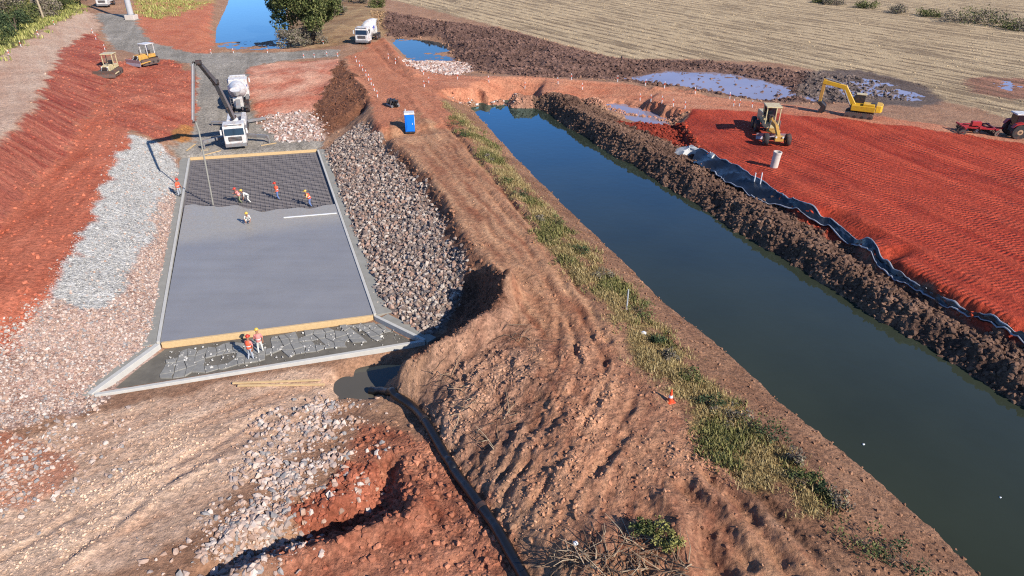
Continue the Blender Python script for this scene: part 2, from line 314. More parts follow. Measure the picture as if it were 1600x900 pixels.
region('redslope', 4.5, [(150,48,4.5),(122,58,4.9),(92,85,5.6),(68,128,6.1),(46,172,6.4),(0,218,6.6),(-160,400,6.6),(-160,560,3.4),(20,330,3.4),(75,270,3.3),(120,215,3.3),(150,160,3.2),(172,118,3.2),(165,70,3.7)], .5)
dst = streak(VX, VY, math.radians(10), 4.5, .55, 57)
paint('redslope', (150,66,54), (208,132,104), -.1+.95*dst+.3*n_mid)
region('redmound', 2.7, [(172,110,3.2),(205,98,3.2),(262,92,3.1),(298,112,2.8),(306,150,2),(306,190,1),(286,212,1.1),(240,220,1.6),(200,200,2.7),(165,190,2.9)], .6)
paint('redmound', (160,74,56), (206,132,104), .15+.6*streak(VX, VY, math.radians(160), 4, .6, 59)+.4*n_mid)
region('mud', 1.1, [(268,205),(290,192),(304,196),(306,212),(275,218)], .5); paint('mud', (170,112,62), (196,140,86), .5+.5*n_mid)
region('paletrack', 6.0, [(150,24,4.4),(150,48,4.5),(122,58,4.9),(92,85,5.6),(68,128,6.1),(46,172,6.4),(0,218,6.6),(-160,400,6.6),(-280,340,6.6),(0,88,6.5),(50,56,6),(130,14,4.7)], .7)
paint('paletrack', (196,150,122), (224,196,170), .2+.6*streak(VX, VY, math.radians(125), 14, .9, 61)+.3*n_mid)
region('verge', 5.8, [(130,12,4.7),(50,54,6),(0,86,6.5),(-260,330,6.6),(-420,200,6),(-200,-40,5),(100,-20,4.6)], 1.0)
paint('verge', (96,98,52), (170,164,92), .5+.6*n_mid+.3*n_big)
# haul road and ramp
region('haul', 3.2, [(150,20,4.4),(205,20,4.3),(230,64,3.6),(300,82,3.1),(440,82,3),(525,76,3),(530,88,3),(440,94,3),(392,104,2.9),(382,130,2.4),(388,165,1.5),(402,192,.8),(430,212,.5),(505,212,.5),(505,236,.1),(284,250,.1),(270,232,.4),(300,222,.3),(306,190,.9),(306,150,1.9),(302,100,2.9),(235,90,3.2),(182,76,3.5),(160,50,4)], .5)
st5 = streak(VX, VY, math.radians(110), 9, .8, 67)
paint('haul', (136,128,116), (190,180,166), .1+.65*st5+.35*n_mid)
region('palemound', 2, [(392,104,2.9),(440,96,3),(535,92,3.1),(500,150,1.8),(488,182,1.1),(440,188,.9),(402,186,.9),(386,150,1.7)], .6)
paint('palemound', (190,98,72), (232,180,150), .5+.7*n_mid+.2*n_small)
region('rubbleflat', .8, [(402,186),(488,180),(512,214),(430,214)], .6); paint('rubbleflat', (158,126,108), (214,186,168), .5+.5*n_mid+.4*n_fine)
region('brownend', 2.2, [(535,92,3.2),(558,122,3.2),(578,158,3.1),(572,178,1.5),(540,200,.7),(512,214,.5),(488,182,1.1),(500,150,1.8)], .4)
paint('brownend', (104,66,48), (142,98,74), .5+.5*n_mid+.3*n_small)
# rock slope right
region('revet', 1.2, [(503,238,0),(545,205,1.2),(572,194,1.9),(600,225,2),(650,285,2),(686,333,2),(702,372,2),(716,402,1.8),(728,430,1.5),(722,460,1),(700,492,.5),(668,524,0),(597,484,0)], .3)
paint('revet', (120,106,98), (160,144,134), .5+.5*n_small)
region('cut', 2.6, [(572,190,2),(590,205,3.1),(640,240,3.1),(680,290,3.1),(715,345,3.1),(740,388,3.1),(772,424,3.1),(728,430,1.5),(702,372,2),(686,333,2),(650,285,2),(600,225,2)], .3)
paint('cut', (112,76,58), (168,120,92), .5+.5*n_mid+.3*n_small)
region('bluff', .5, [(772,424,3.1),(792,452,3),(782,490,2.9),(700,548,2.2),(632,600,.6),(606,586,-1),(640,562,-.7),(684,530,-.3),(722,460,1),(728,430,1.5)], .3)
paint('bluff', (104,70,54), (150,106,82), .5+.5*n_mid)
# crossing road, canal banks
region('cross', 3, [(640,97),(700,118),(830,119),(960,127),(1100,148),(1250,164),(1420,186),(1600,216),(1800,250),(1800,262),(1600,226),(1400,196),(1240,180),(1085,174),(960,160),(830,145),(700,143),(650,125)], .6)
paint('cross', (186,104,74), (222,160,124), .2+.6*streak(VX, VY, math.radians(-14), 12, .8, 71)+.35*n_mid)
region('crossslope', 2.2, [(690,143,3),(830,146,3),(960,160,3),(1072,172,3),(1058,190,2),(930,160,1.7),(845,152,1.8),(830,158,1.2),(735,165,.9),(700,155,1.8)], .4)
paint('crossslope', (150,96,74), (200,150,122), .5+.5*n_mid+.3*n_small)
region('lbank', 2, [(684,150,3),(740,222,3),(800,302,3),(850,375,3),(900,436,2.9),(955,505,2.9),(1020,595,2.9),(1090,685,2.9),(1190,795,2.9),(1310,905,2.9),(2100,1560,2.9),(2400,1640,0),(1660,1012,0),(1570,900,-.5),(1440,765,-.5),(1250,620,-.5),(1060,475,-.5),(900,320,-.5),(755,172,-.2),(735,166,.8)], .4)
paint('lbank', (126,88,66), (176,132,102), .5+.5*n_mid+.3*n_small)
region('grass', 2.6, [(684,150,3),(740,220,3),(800,300,3),(850,370,3),(900,432,2.9),(955,500,2.9),(1020,590,2.9),(1090,680,2.9),(1190,790,2.9),(1240,830,2.9),(1310,800,2.4),(1220,700,2.2),(1120,600,2.1),(1020,500,2),(948,415,2),(870,340,2),(790,255,2),(728,184,2)], .8)
REG['grass'] = REG['grass']*ramp(fbm(VX, VY, 1.6, 3, 221)+.5*n_mid+.35*REG['grass'], -.25, .3)
paint('grass', (112,100,56), (172,150,96), .5+.6*n_mid+.3*n_small, .7)
region('spoil', 1.8, [(838,148,2),(870,150,2),(960,184,1.6),(1040,220,1.9),(1120,268,1.9),(1240,338,1.8),(1400,440,1.8),(1600,550,1.8),(1800,665,1.8),(2300,955,1.8),(2300,1110,-.5),(1800,800,-.5),(1600,680,-.5),(1440,580,-.5),(1240,450,-.5),(1090,350,-.5),(890,222,-.5),(828,176,-.2)], .4)
paint('spoil', (82,60,50), (142,110,90), .5+.5*n_mid+.4*n_small)
# red clay field
region('clay', 2.9, [(1066,190,2.6),(1082,170,3.1),(1240,178,3.1),(1400,194,3.1),(1600,224,3.1),(1820,258,3.1),(2300,340,3.1),(2300,905,2.9),(1820,640,2.9),(1600,520,2.9),(1400,412,2.9),(1250,326,2.9),(1140,262,2.9),(1090,232,2.9)], .4)
st6 = streak(VX+.5*n_mid, VY, math.radians(-72), 16, 1.1, 73)
paint('clay', (160,50,32), (214,94,64), .05+.8*st6+.2*n_mid)
region('clayedge', 2.2, [(1052,196,1.7),(1066,190,2.6),(1090,232,2.9),(1140,262,2.9),(1250,326,2.9),(1400,412,2.9),(1600,520,2.9),(1820,640,2.9),(2300,905,2.9),(2300,955,1.8),(1820,670,1.8),(1600,550,1.8),(1400,440,1.8),(1240,338,1.8),(1120,268,1.9),(1040,222,1.9),(960,190,1.6)], .4)
paint('clayedge', (118,42,30), (164,70,50), .5+.5*n_mid)
# spoil heaps and field
region('stubble', 1.9, [(600,-4,2),(790,44,2),(960,92,1.9),(1090,92,1.9),(1220,98,1.9),(1420,140,1.9),(1600,190,2),(1900,250,2),(2300,220,2),(2300,-60,2),(600,-60,2)], 1.5)
REG['stubble'] = np.maximum(REG['stubble'], far*(VX > -70-.0*VY))
paint('stubble', (186,160,124), (218,192,152), .5+.3*n_big+.3*n_mid)
region('heaps', 2.5, [(585,22,2),(640,26,2),(790,46,2),(960,94,1.9),(1090,96,1.9),(1240,112,1.9),(1340,118,1.9),(1430,150,1.9),(1250,162,2.5),(960,124,2.5),(830,119,3),(740,112,2.6),(712,92,1.3),(688,62,1.3),(606,58,1.3),(588,40,2.4)], .7)
paint('heaps', (86,64,56), (142,110,96), .5+.5*n_mid+.4*n_small)
region('landtree', 2.6, [(446,78,2.9),(452,50,1.5),(446,-30,1.5),(590,-30,2.4),(600,10,2.4),(600,58,3),(552,66,3),(520,74,3)], 1.0)
paint('landtree', (140,104,76), (190,160,118), .5+.6*n_mid+.3*n_small)
region('leftland', 3.2, [(212,-40,4.2),(340,-40,2.2),(330,45,1.3),(335,84,3),(300,82,3.1),(232,64,3.6),(208,20,4.3)], .8)
paint('leftland', (186,98,70), (214,140,106), .3+.5*streak(VX, VY, math.radians(100), 12, 1.2, 77)+.3*n_mid)
region('leftgrass', 3.2, [(212,-40,4.2),(340,-40,2.2),(335,5,2),(300,14,2.8),(250,30,3.4),(212,25,4)], 1.5)
paint('leftgrass', (160,140,78), (200,180,112), .5+.6*n_mid, .7*ramp(n_big+.4*n_mid, -.25, .1))
region('mudflat', 1.8, [(1260,112),(1340,108),(1440,132),(1480,160),(1420,172),(1300,162),(1240,158)], 1.5)
paint('mudflat', (98,84,78), (134,116,104), .5+.5*n_mid)
region('redpud', 1.9, [(1510,120),(1600,122),(1700,140),(1600,156),(1520,146)], 1.5); paint('redpud', (150,92,76), (180,120,98), .5+.5*n_mid, .8)
# wet soil just above the water lines
# pools lying on the soil
region('pud', 1.75, [(962,124),(1010,114),(1060,110),(1130,113),(1190,124),(1232,138),(1236,156),(1190,158),(1130,146),(1080,140),(1020,130)], .6)
region('pud2', 1.7, [(912,157),(960,160),(1010,170),(1056,184),(1054,192),(1005,192),(955,176)], .4)
region('pool', 1.85, [(1285,120),(1340,112),(1400,128),(1450,150),(1440,160),(1380,150),(1310,146)], 1.0); region('pool', 1.85, [(1545,128),(1572,124),(1592,134),(1575,142),(1550,138)], .6); region('pool', 1.85, [(1250,154),(1290,150),(1300,162),(1262,164)], .5)
# ---- relief
def R(k, s=1.0): return np.clip(REG[k]*s, 0, 1)
VZ = sample(HT, VX+.12*n_small+.3*n_mid, VY+.12*n_fine+.3*fbm(VX, VY, 3, 3, 205))
VZ = VZ*(1-far)+2.0*far
amp = .06+.07*(R('spur')+R('bluff')+R('lowroad')*.7+R('cut'))+.06*R('redpit')+.05*R('lbank')
clod = 1-np.abs(fbm(VX, VY, .9, 3, 83)); clod2 = 1-np.abs(fbm(VX, VY, .45, 2, 87))
flatk = np.clip(R('clay')+R('haul')*.7+R('paletrack')*.6+R('stubble')*.7+R('cross')*.5+R('road')*.2, 0, 1)*.8
VZ = VZ+(1-flatk)*amp*(.9*n_small+.5*n_fine)+.09*n_mid*(1-.7*flatk)
wetk = np.clip(R('pud')+R('pud2'), 0, 1)
rough = (1-.8*wetk)*np.clip(R('spoil')+R('heaps')+.6*R('clayedge')+.35*R('crossslope'), 0, 1)
VZ = VZ+rough*(.55*(clod-.65)+.3*(clod2-.65)+.25*n_mid)
VZ = VZ+R('spur')*(.22*(streak(VX, VY, math.radians(25), 2.5, .5, 97)-.5)+.2*(clod-.7))
VZ = VZ+R('redslope')*.2*(dst-.5)+R('bench')*.12*(st4-.5)+R('road')*.12*(st-.5)+R('tan')*.07*(st2-.5)+R('redfore')*.1*(st3-.5)
VZ = VZ+R('lowroad')*(.1*(clod-.75)+.1*n_small+.1*(sw-.5))+R('spur')*.1*(sw-.5)
VZ = VZ+np.clip(R('bluff')+R('spur'), 0, 1)*(.14*(clod-.7)+.12*(clod2-.7)+.1*n_small)+R('redpit')*(.3*(clod-.7)+.2*(clod2-.7)+.1*n_small)
VZ = VZ+R('brownend')*.2*n_small+R('redmound')*.15*(clod-.7)
VZ = VZ+R('clay')*.08*(st6-.5)+R('heaps')*R('heaps')*.5*np.maximum(0, fbm(VX, VY, 4, 3, 101))
VZ = VZ*(1-wetk)+(1.68-.12*wetk+.13*n_mid+.1*n_small)*wetk
pk = R('pool'); POOLZ = sample(HT, VX, VY); VZ = VZ*(1-pk)+(POOLZ-.09+.1*n_mid+.07*n_small)*pk
sm_ = sample(blur(poly_mask(Wl0([(490,585),(560,560),(640,560),(650,620),(560,655),(490,640)], -.6)), 4), VX, VY); VZ = VZ+sm_*(.28*n_mid+.22*n_small)
slabm = sample(blur(poly_mask([W(*p) for p in [(284,243,0),(507,230,0),(598,490,0),(676,532,0),(500,590,0),(128,622,0),(236,538,0)]]), 1), VX, VY)
flatz = sample(HT, VX, VY); VZ = VZ*(1-slabm)+flatz*slabm

# ---- ground mesh, cut into pieces of the setting
def vert_normals():
    Xg = VX.reshape(NR, NC); Yg = VY.reshape(NR, NC); Zg = VZ.reshape(NR, NC)
    P = np.stack([Xg, Yg, Zg], -1); dr = np.gradient(P, axis=0); dc = np.gradient(P, axis=1)
    n = np.cross(dc, dr); n /= np.linalg.norm(n, axis=-1, keepdims=True); return n.reshape(-1, 3)
VN = vert_normals()
FXA = np.stack([R('clay'), R('stubble'), np.clip(R('gravel')+R('haul')*.4+R('pinkslope')*.8+.75*R('spur')+.6*R('lowroad')+.7*R('bluff')+.5*R('lbank')+.6*R('redfore')+.35*R('tan')+.6*R('spoil')+.6*R('heaps')+.4*R('brownend'), 0, 1), rough], -1).astype(np.float32)
idx = np.arange(NR*NC).reshape(NR, NC)
Q = np.stack([idx[:-1, :-1], idx[:-1, 1:], idx[1:, 1:], idx[1:, :-1]], -1).reshape(-1, 4)
def face_of(k): return REG[k][Q].mean(1)
owner = np.zeros(len(Q), np.int32)
PATCH = ['ground', 'dirt_road', 'red_clay_field', 'stubble_field', 'gravel_road', 'gravel_slope', 'rock_slope', 'canal_bank', 'spoil_bank', 'spoil_heap_ground', 'red_cut_slope', 'dirt_track']
for k, keys in (('stubble_field', ['stubble']), ('spoil_heap_ground', ['heaps']), ('dirt_road', ['road', 'cross', 'roadred']), ('canal_bank', ['lbank', 'grass']), ('red_clay_field', ['clay']), ('gravel_road', ['haul']),
                ('gravel_slope', ['pinkslope', 'gravel']), ('rock_slope', ['revet']), ('spoil_bank', ['spoil']), ('red_cut_slope', ['redslope', 'bench', 'redmound']), ('dirt_track', ['paletrack'])):
    for key in keys: owner[face_of(key) > .5] = PATCH.index(k)
def fast_mesh(name, verts, faces):
    me = bpy.data.meshes.new(name); n = faces.shape[1]
    me.vertices.add(len(verts)); me.vertices.foreach_set('co', np.ascontiguousarray(verts, np.float32).ravel())
    me.loops.add(faces.size); me.loops.foreach_set('vertex_index', np.ascontiguousarray(faces, np.int32).ravel())
    me.polygons.add(len(faces)); me.polygons.foreach_set('loop_start', np.arange(0, faces.size, n, dtype=np.int32))
    me.update(calc_edges=True); return me
ALLV = np.stack([VX, VY, VZ], -1)

# ------------------------------------------------------------------ materials
def new_mat(name):
    m = bpy.data.materials.new(name); m.use_nodes = True; return m, m.node_tree, m.node_tree.nodes['Principled BSDF']
def N(nt, t, **kw):
    n = nt.nodes.new(t)
    for k, v in kw.items():
        if k in n.inputs: n.inputs[k].default_value = v
        else: setattr(n, k, v)
    return n
def math_n(nt, op, a, b=None, c=None):
    n = nt.nodes.new('ShaderNodeMath'); n.operation = op
    for i, v in enumerate((a, b, c)):
        if v is None: continue
        if isinstance(v, (int, float)): n.inputs[i].default_value = v
        else: nt.links.new(v, n.inputs[i])
    return n.outputs[0]
def mixc(nt, fac, a, b, blend='MIX'):
    n = nt.nodes.new('ShaderNodeMix'); n.data_type = 'RGBA'; n.blend_type = blend
    for i, v in ((0, fac), (6, a), (7, b)):
        if isinstance(v, (int, float)): n.inputs[i].default_value = v
        elif isinstance(v, tuple): n.inputs[i].default_value = (*v[:3], 1)
        else: nt.links.new(v, n.inputs[i])
    return n.outputs[2]
def alb(c, k=1.0): return tuple(float(v)*ALB*k for v in lin(c))

def soil_material():
    m, nt, b = new_mat('soil'); Lk = nt.links.new
    geo = N(nt, 'ShaderNodeNewGeometry'); at = N(nt, 'ShaderNodeAttribute', attribute_name='Col'); fx = N(nt, 'ShaderNodeAttribute', attribute_name='Fx')
    sep = N(nt, 'ShaderNodeSeparateColor'); Lk(fx.outputs['Color'], sep.inputs[0])
    clay, stub, peb = sep.outputs[0], sep.outputs[1], sep.outputs[2]
    n1 = N(nt, 'ShaderNodeTexNoise', Scale=3.2, Detail=7.0, Roughness=.72); n2 = N(nt, 'ShaderNodeTexNoise', Scale=.35, Detail=5.0); vo = N(nt, 'ShaderNodeTexVoronoi', Scale=5.5)
    for n in (n1, n2, vo): Lk(geo.outputs['Position'], n.inputs['Vector'])
    # colour: small uneven mottling and paler grit
    f = math_n(nt, 'MULTIPLY_ADD', n1.outputs[0], 2.3, -.15); f = math_n(nt, 'MAXIMUM', f, .3); f = math_n(nt, 'MULTIPLY', f, math_n(nt, 'MULTIPLY_ADD', n2.outputs[0], .5, .75))
    comb = N(nt, 'ShaderNodeCombineColor')
    for i in range(3): Lk(f, comb.inputs[i])
    col = mixc(nt, 1.0, at.outputs['Color'], comb.outputs[0], 'MULTIPLY')
    vs = N(nt, 'ShaderNodeSeparateColor'); Lk(vo.outputs['Color'], vs.inputs[0])
    cv2 = N(nt, 'ShaderNodeCombineColor'); pv = math_n(nt, 'MULTIPLY_ADD', vs.outputs[0], .9, .55)
    for i in range(3): Lk(pv, cv2.inputs[i])
    col = mixc(nt, math_n(nt, 'MULTIPLY', peb, .7), col, mixc(nt, 1.0, col, cv2.outputs[0], 'MULTIPLY'))
    # stubble rows
    rot = N(nt, 'ShaderNodeVectorRotate', rotation_type='Z_AXIS'); rot.inputs['Angle'].default_value = math.radians(58); Lk(geo.outputs['Position'], rot.inputs['Vector'])
    sp = N(nt, 'ShaderNodeSeparateXYZ'); Lk(rot.outputs[0], sp.inputs[0])
    cx = N(nt, 'ShaderNodeCombineXYZ'); Lk(math_n(nt, 'MULTIPLY', sp.outputs[0], .05), cx.inputs[0]); Lk(math_n(nt, 'MULTIPLY', sp.outputs[1], .5), cx.inputs[1])
    rn = N(nt, 'ShaderNodeTexNoise', Scale=1.0, Detail=4.0, Roughness=.65); Lk(cx.outputs[0], rn.inputs['Vector'])
    rows = N(nt, 'ShaderNodeMapRange'); Lk(rn.outputs[0], rows.inputs[0]); rows.inputs[1].default_value = .5; rows.inputs[2].default_value = .6
    wv = math_n(nt, 'MULTIPLY_ADD', math_n(nt, 'SINE', math_n(nt, 'MULTIPLY', sp.outputs[1], 2*math.pi/2.9)), .5, .5)
    dash = N(nt, 'ShaderNodeMapRange'); Lk(n2.outputs[0], dash.inputs[0]); dash.inputs[1].default_value = .4; dash.inputs[2].default_value = .56
    rowf = math_n(nt, 'MULTIPLY', math_n(nt, 'MAXIMUM', math_n(nt, 'MULTIPLY', rows.outputs[0], .6), math_n(nt, 'MULTIPLY', math_n(nt, 'POWER', wv, 4.0), math_n(nt, 'MULTIPLY', dash.outputs[0], .85))), stub)
    col = mixc(nt, rowf, col, alb((96, 76, 60)))
    dampn = N(nt, 'ShaderNodeTexNoise', Scale=.22, Detail=6.0, Roughness=.65); Lk(geo.outputs['Position'], dampn.inputs['Vector']); dm = N(nt, 'ShaderNodeMapRange'); Lk(dampn.outputs[0], dm.inputs[0]); dm.inputs[1].default_value = .52; dm.inputs[2].default_value = .66
    col = mixc(nt, math_n(nt, 'MULTIPLY', math_n(nt, 'MULTIPLY', dm.outputs[0], clay), .45), col, alb((122, 40, 30)))
    Lk(col, b.inputs['Base Color']); b.inputs['Roughness'].default_value = .95; b.inputs['Specular IOR Level'].default_value = .15
    # relief: grains, pebbles, track cleats on the clay
    rot2 = N(nt, 'ShaderNodeVectorRotate', rotation_type='Z_AXIS'); rot2.inputs['Angle'].default_value = math.radians(72); Lk(geo.outputs['Position'], rot2.inputs['Vector'])
    s2 = N(nt, 'ShaderNodeSeparateXYZ'); Lk(rot2.outputs[0], s2.inputs[0]); u, v = s2.outputs[0], s2.outputs[1]
    big = N(nt, 'ShaderNodeTexNoise', Scale=.11, Detail=3.0); Lk(geo.outputs['Position'], big.inputs['Vector'])
    def tracks(u, v, wob, lane_w, pitch, thr, lo, hi, mask_in):
        vw = math_n(nt, 'MULTIPLY_ADD', big.outputs[0], wob, v); q = math_n(nt, 'MULTIPLY', vw, 1/lane_w)
        wn_ = N(nt, 'ShaderNodeTexWhiteNoise', noise_dimensions='1D'); Lk(math_n(nt, 'FLOOR', q), wn_.inputs['W'])
        cl = math_n(nt, 'SINE', math_n(nt, 'ADD', math_n(nt, 'MULTIPLY', math_n(nt, 'MULTIPLY_ADD', n2.outputs[0], .18, u), 2*math.pi/pitch), math_n(nt, 'MULTIPLY', wn_.outputs[0], 6.28)))
        on = math_n(nt, 'MULTIPLY', math_n(nt, 'GREATER_THAN', wn_.outputs[0], thr), math_n(nt, 'MULTIPLY', n1.outputs[0], 2.0))
        edge = math_n(nt, 'ABSOLUTE', math_n(nt, 'SUBTRACT', math_n(nt, 'FRACT', q), .5)); inl = N(nt, 'ShaderNodeMapRange'); Lk(edge, inl.inputs[0]); inl.inputs[1].default_value = .5; inl.inputs[2].default_value = .36
        fade = N(nt, 'ShaderNodeMapRange'); Lk(mask_in, fade.inputs[0]); fade.inputs[1].default_value = lo; fade.inputs[2].default_value = hi
        groove = math_n(nt, 'MULTIPLY', math_n(nt, 'POWER', math_n(nt, 'MULTIPLY', edge, 2.0), 6.0), -.6)
        return math_n(nt, 'MULTIPLY', math_n(nt, 'ADD', math_n(nt, 'MULTIPLY', math_n(nt, 'MULTIPLY', cl, on), inl.outputs[0]), groove), math_n(nt, 'MULTIPLY', clay, fade.outputs[0]))
    t1 = tracks(u, v, 1.2, .62, .34, .3, .38, .55, n2.outputs[0])
    rot3 = N(nt, 'ShaderNodeVectorRotate', rotation_type='Z_AXIS'); rot3.inputs['Angle'].default_value = math.radians(64); Lk(geo.outputs['Position'], rot3.inputs['Vector']); s3 = N(nt, 'ShaderNodeSeparateXYZ'); Lk(rot3.outputs[0], s3.inputs[0])
    t2 = tracks(s3.outputs[0], s3.outputs[1], -1.5, .8, .41, .55, .50, .60, big.outputs[0])
    cleat = math_n(nt, 'ADD', t1, t2)
    h = math_n(nt, 'ADD', math_n(nt, 'MULTIPLY', n1.outputs[0], .2), math_n(nt, 'MULTIPLY', cleat, .037))
    h = math_n(nt, 'SUBTRACT', h, math_n(nt, 'MULTIPLY', math_n(nt, 'MULTIPLY', vo.outputs['Distance'], peb), .10))
    h = math_n(nt, 'SUBTRACT', h, math_n(nt, 'MULTIPLY', rowf, .10))
    bp = N(nt, 'ShaderNodeBump', Strength=1.0, Distance=1.0); Lk(h, bp.inputs['Height']); Lk(bp.outputs[0], b.inputs['Normal'])
    return m
M = {}
M['soil'] = soil_material()
GR = {}
for k, name in enumerate(PATCH):
    fs = Q[owner == k]
    if not len(fs): continue
    u, inv = np.unique(fs, return_inverse=True); me = fast_mesh(name, ALLV[u], inv.reshape(-1, 4))
    ca = me.attributes.new('Col', 'FLOAT_COLOR', 'POINT'); ca.data.foreach_set('color', np.concatenate([CV[u], np.ones((len(u), 1))], 1).astype(np.float32).ravel())
    fa = me.attributes.new('Fx', 'FLOAT_COLOR', 'POINT'); fa.data.foreach_set('color', FXA[u].ravel())
    me.polygons.foreach_set('use_smooth', np.ones(len(fs), bool)); me.normals_split_custom_set_from_vertices(VN[u])
    me.materials.append(M['soil']); o = bpy.data.objects.new(name, me); o['kind'] = 'structure'; COL.objects.link(o); GR[name] = o

# height of the finished ground anywhere (for standing things on it)
def gz(x, y):
    r = np.interp(y+25, tt, np.arange(NR)); c = np.interp(x/(y+25), uu, np.arange(NC))
    r0 = min(int(r), NR-2); c0 = min(int(c), NC-2); a, b2 = r-r0, c-c0; Z = VZ.reshape(NR, NC)
    return float((Z[r0, c0]*(1-b2)+Z[r0, c0+1]*b2)*(1-a)+(Z[r0+1, c0]*(1-b2)+Z[r0+1, c0+1]*b2)*a)
def gz_arr(x, y):
    r = np.interp(y+25, tt, np.arange(NR)); c = np.interp(x/(y+25), uu, np.arange(NC)); r0 = np.clip(r.astype(int), 0, NR-2); c0 = np.clip(c.astype(int), 0, NC-2)
    a, b2 = r-r0, c-c0; Z = VZ.reshape(NR, NC)
    return (Z[r0, c0]*(1-b2)+Z[r0, c0+1]*b2)*(1-a)+(Z[r0+1, c0]*(1-b2)+Z[r0+1, c0+1]*b2)*a
def on_ground(px, py, z=3.0):
    """where the line of sight through a photo point meets the ground"""
    for _ in range(12):
        x, y, _z = W(px, py, z); z = .5*z+.5*gz(x, y)
    return Vector((x, y, gz(x, y)))

# ------------------------------------------------------------------ water
def water_material(name, deep, sky_tint, gain=1.0, rough=.03, bump=.02, scale=1.2, steep_cut=0.0):
    """silty water: a dark body under a surface that mirrors the sky more the flatter one looks at it"""
    m, nt, b = new_mat(name); nt.nodes.remove(b); out = nt.nodes['Material Output']; geo = N(nt, 'ShaderNodeNewGeometry')
    n = N(nt, 'ShaderNodeTexNoise', Scale=scale, Detail=3.0); nt.links.new(geo.outputs['Position'], n.inputs['Vector']); n2 = N(nt, 'ShaderNodeTexNoise', Scale=.12, Detail=4.0); nt.links.new(geo.outputs['Position'], n2.inputs['Vector'])
    bp = N(nt, 'ShaderNodeBump', Strength=.35, Distance=bump); nt.links.new(n.outputs[0], bp.inputs['Height'])
    di = N(nt, 'ShaderNodeBsdfDiffuse'); nt.links.new(mixc(nt, n2.outputs[0], tuple(v*.7 for v in deep), tuple(v*1.35 for v in deep)), di.inputs['Color'])
    gl = N(nt, 'ShaderNodeBsdfGlossy', Roughness=rough); gl.inputs['Color'].default_value = (*sky_tint, 1); nt.links.new(bp.outputs[0], gl.inputs['Normal'])  # blue of the mirrored sky is put into the reflection colour
    fr_ = N(nt, 'ShaderNodeFresnel', IOR=1.33); nt.links.new(bp.outputs[0], fr_.inputs['Normal']); mx = N(nt, 'ShaderNodeMixShader')
    nt.links.new(math_n(nt, 'MINIMUM', math_n(nt, 'MAXIMUM', math_n(nt, 'MULTIPLY', math_n(nt, 'SUBTRACT', fr_.outputs[0], steep_cut), gain), 0.0), 1.0), mx.inputs[0]); nt.links.new(di.outputs[0], mx.inputs[1]); nt.links.new(gl.outputs[0], mx.inputs[2]); nt.links.new(mx.outputs[0], out.inputs[0])  # sky reflection weakened at steep views, then scaled by the gain
    return m
M['water'] = water_material('canal_water', (.024, .029, .019), (.34, .8, 1.0), 2.05, steep_cut=.024); M['pond'] = water_material('pond_water', (.014, .024, .03), (.8, .96, 1.0), 1.05); M['puddle'] = water_material('muddy_water', (.2, .17, .2), (.9, .95, 1.0), 1.0, .08)
M['sump'] = water_material('sump_water', (.075, .066, .05), (.7, .9, 1.0), 1.0, .04)
def sheet(name, pts, z, mat):
    me = bpy.data.meshes.new(name); me.from_pydata([(p[0], p[1], z) for p in pts], [], [list(range(len(pts)))]); me.update()
    bm = bmesh.new(); bm.from_mesh(me); bmesh.ops.triangulate(bm, faces=bm.faces); bmesh.ops.recalc_face_normals(bm, faces=bm.faces)
    for f in bm.faces:
        if f.normal.z < 0: f.normal_flip()
    bm.to_mesh(me); bm.free()
    me.materials.append(M[mat]); o = bpy.data.objects.new(name, me); o['kind'] = 'structure'; COL.objects.link(o); return o
def Wl(pts, z): return [W(p[0], p[1], z) for p in pts]
sheet('canal_water', Wl([(715,158),(850,155),(1000,255),(1170,355),(1340,462),(1600,620),(1800,735),(2300,1045),(2340,1610),(1700,1040),(1500,900),(1380,770),(1200,630),(1020,475),(860,320)], Z_CANAL), Z_CANAL, 'water')
sheet('pond_water', Wl([(362,-75),(330,40),(325,75),(345,83),(440,82),(462,70),(462,30),(446,-75)], Z_POND), Z_POND, 'pond')
sheet('pond_water', Wl([(596,55),(690,58),(730,98),(650,106),(625,96)], Z_POND2), Z_POND2, 'pond')
sheet('sump_water', Wl([(515,590),(560,570),(625,570),(660,565),(640,620),(560,640),(510,625)], Z_SUMP), Z_SUMP, 'sump')
sheet('puddle_water', Wl([(955,125),(1010,110),(1060,106),(1135,108),(1200,118),(1242,134),(1246,160),(1190,163),(1120,150),(1070,143),(1010,133)], 1.66), 1.66, 'puddle')
sheet('puddle_water', Wl([(905,154),(960,157),(1015,167),(1062,181),(1060,196),(1000,196),(945,178)], 1.64), 1.64, 'puddle')
for pl, z0 in (([(1275,118),(1340,108),(1410,126),(1460,150),(1450,166),(1370,156),(1300,150)], 1.85), ([(1535,126),(1572,120),(1602,134),(1580,146),(1545,142)], 1.85), ([(1245,152),(1290,146),(1310,164),(1255,168)], 1.85)):
    c = W(sum(p[0] for p in pl)/len(pl), sum(p[1] for p in pl)/len(pl), z0); zz = float(sample(HT, np.array([c[0]]), np.array([c[1]]))[0])-.07
    sheet('puddle_water', Wl(pl, z0), zz, 'puddle')

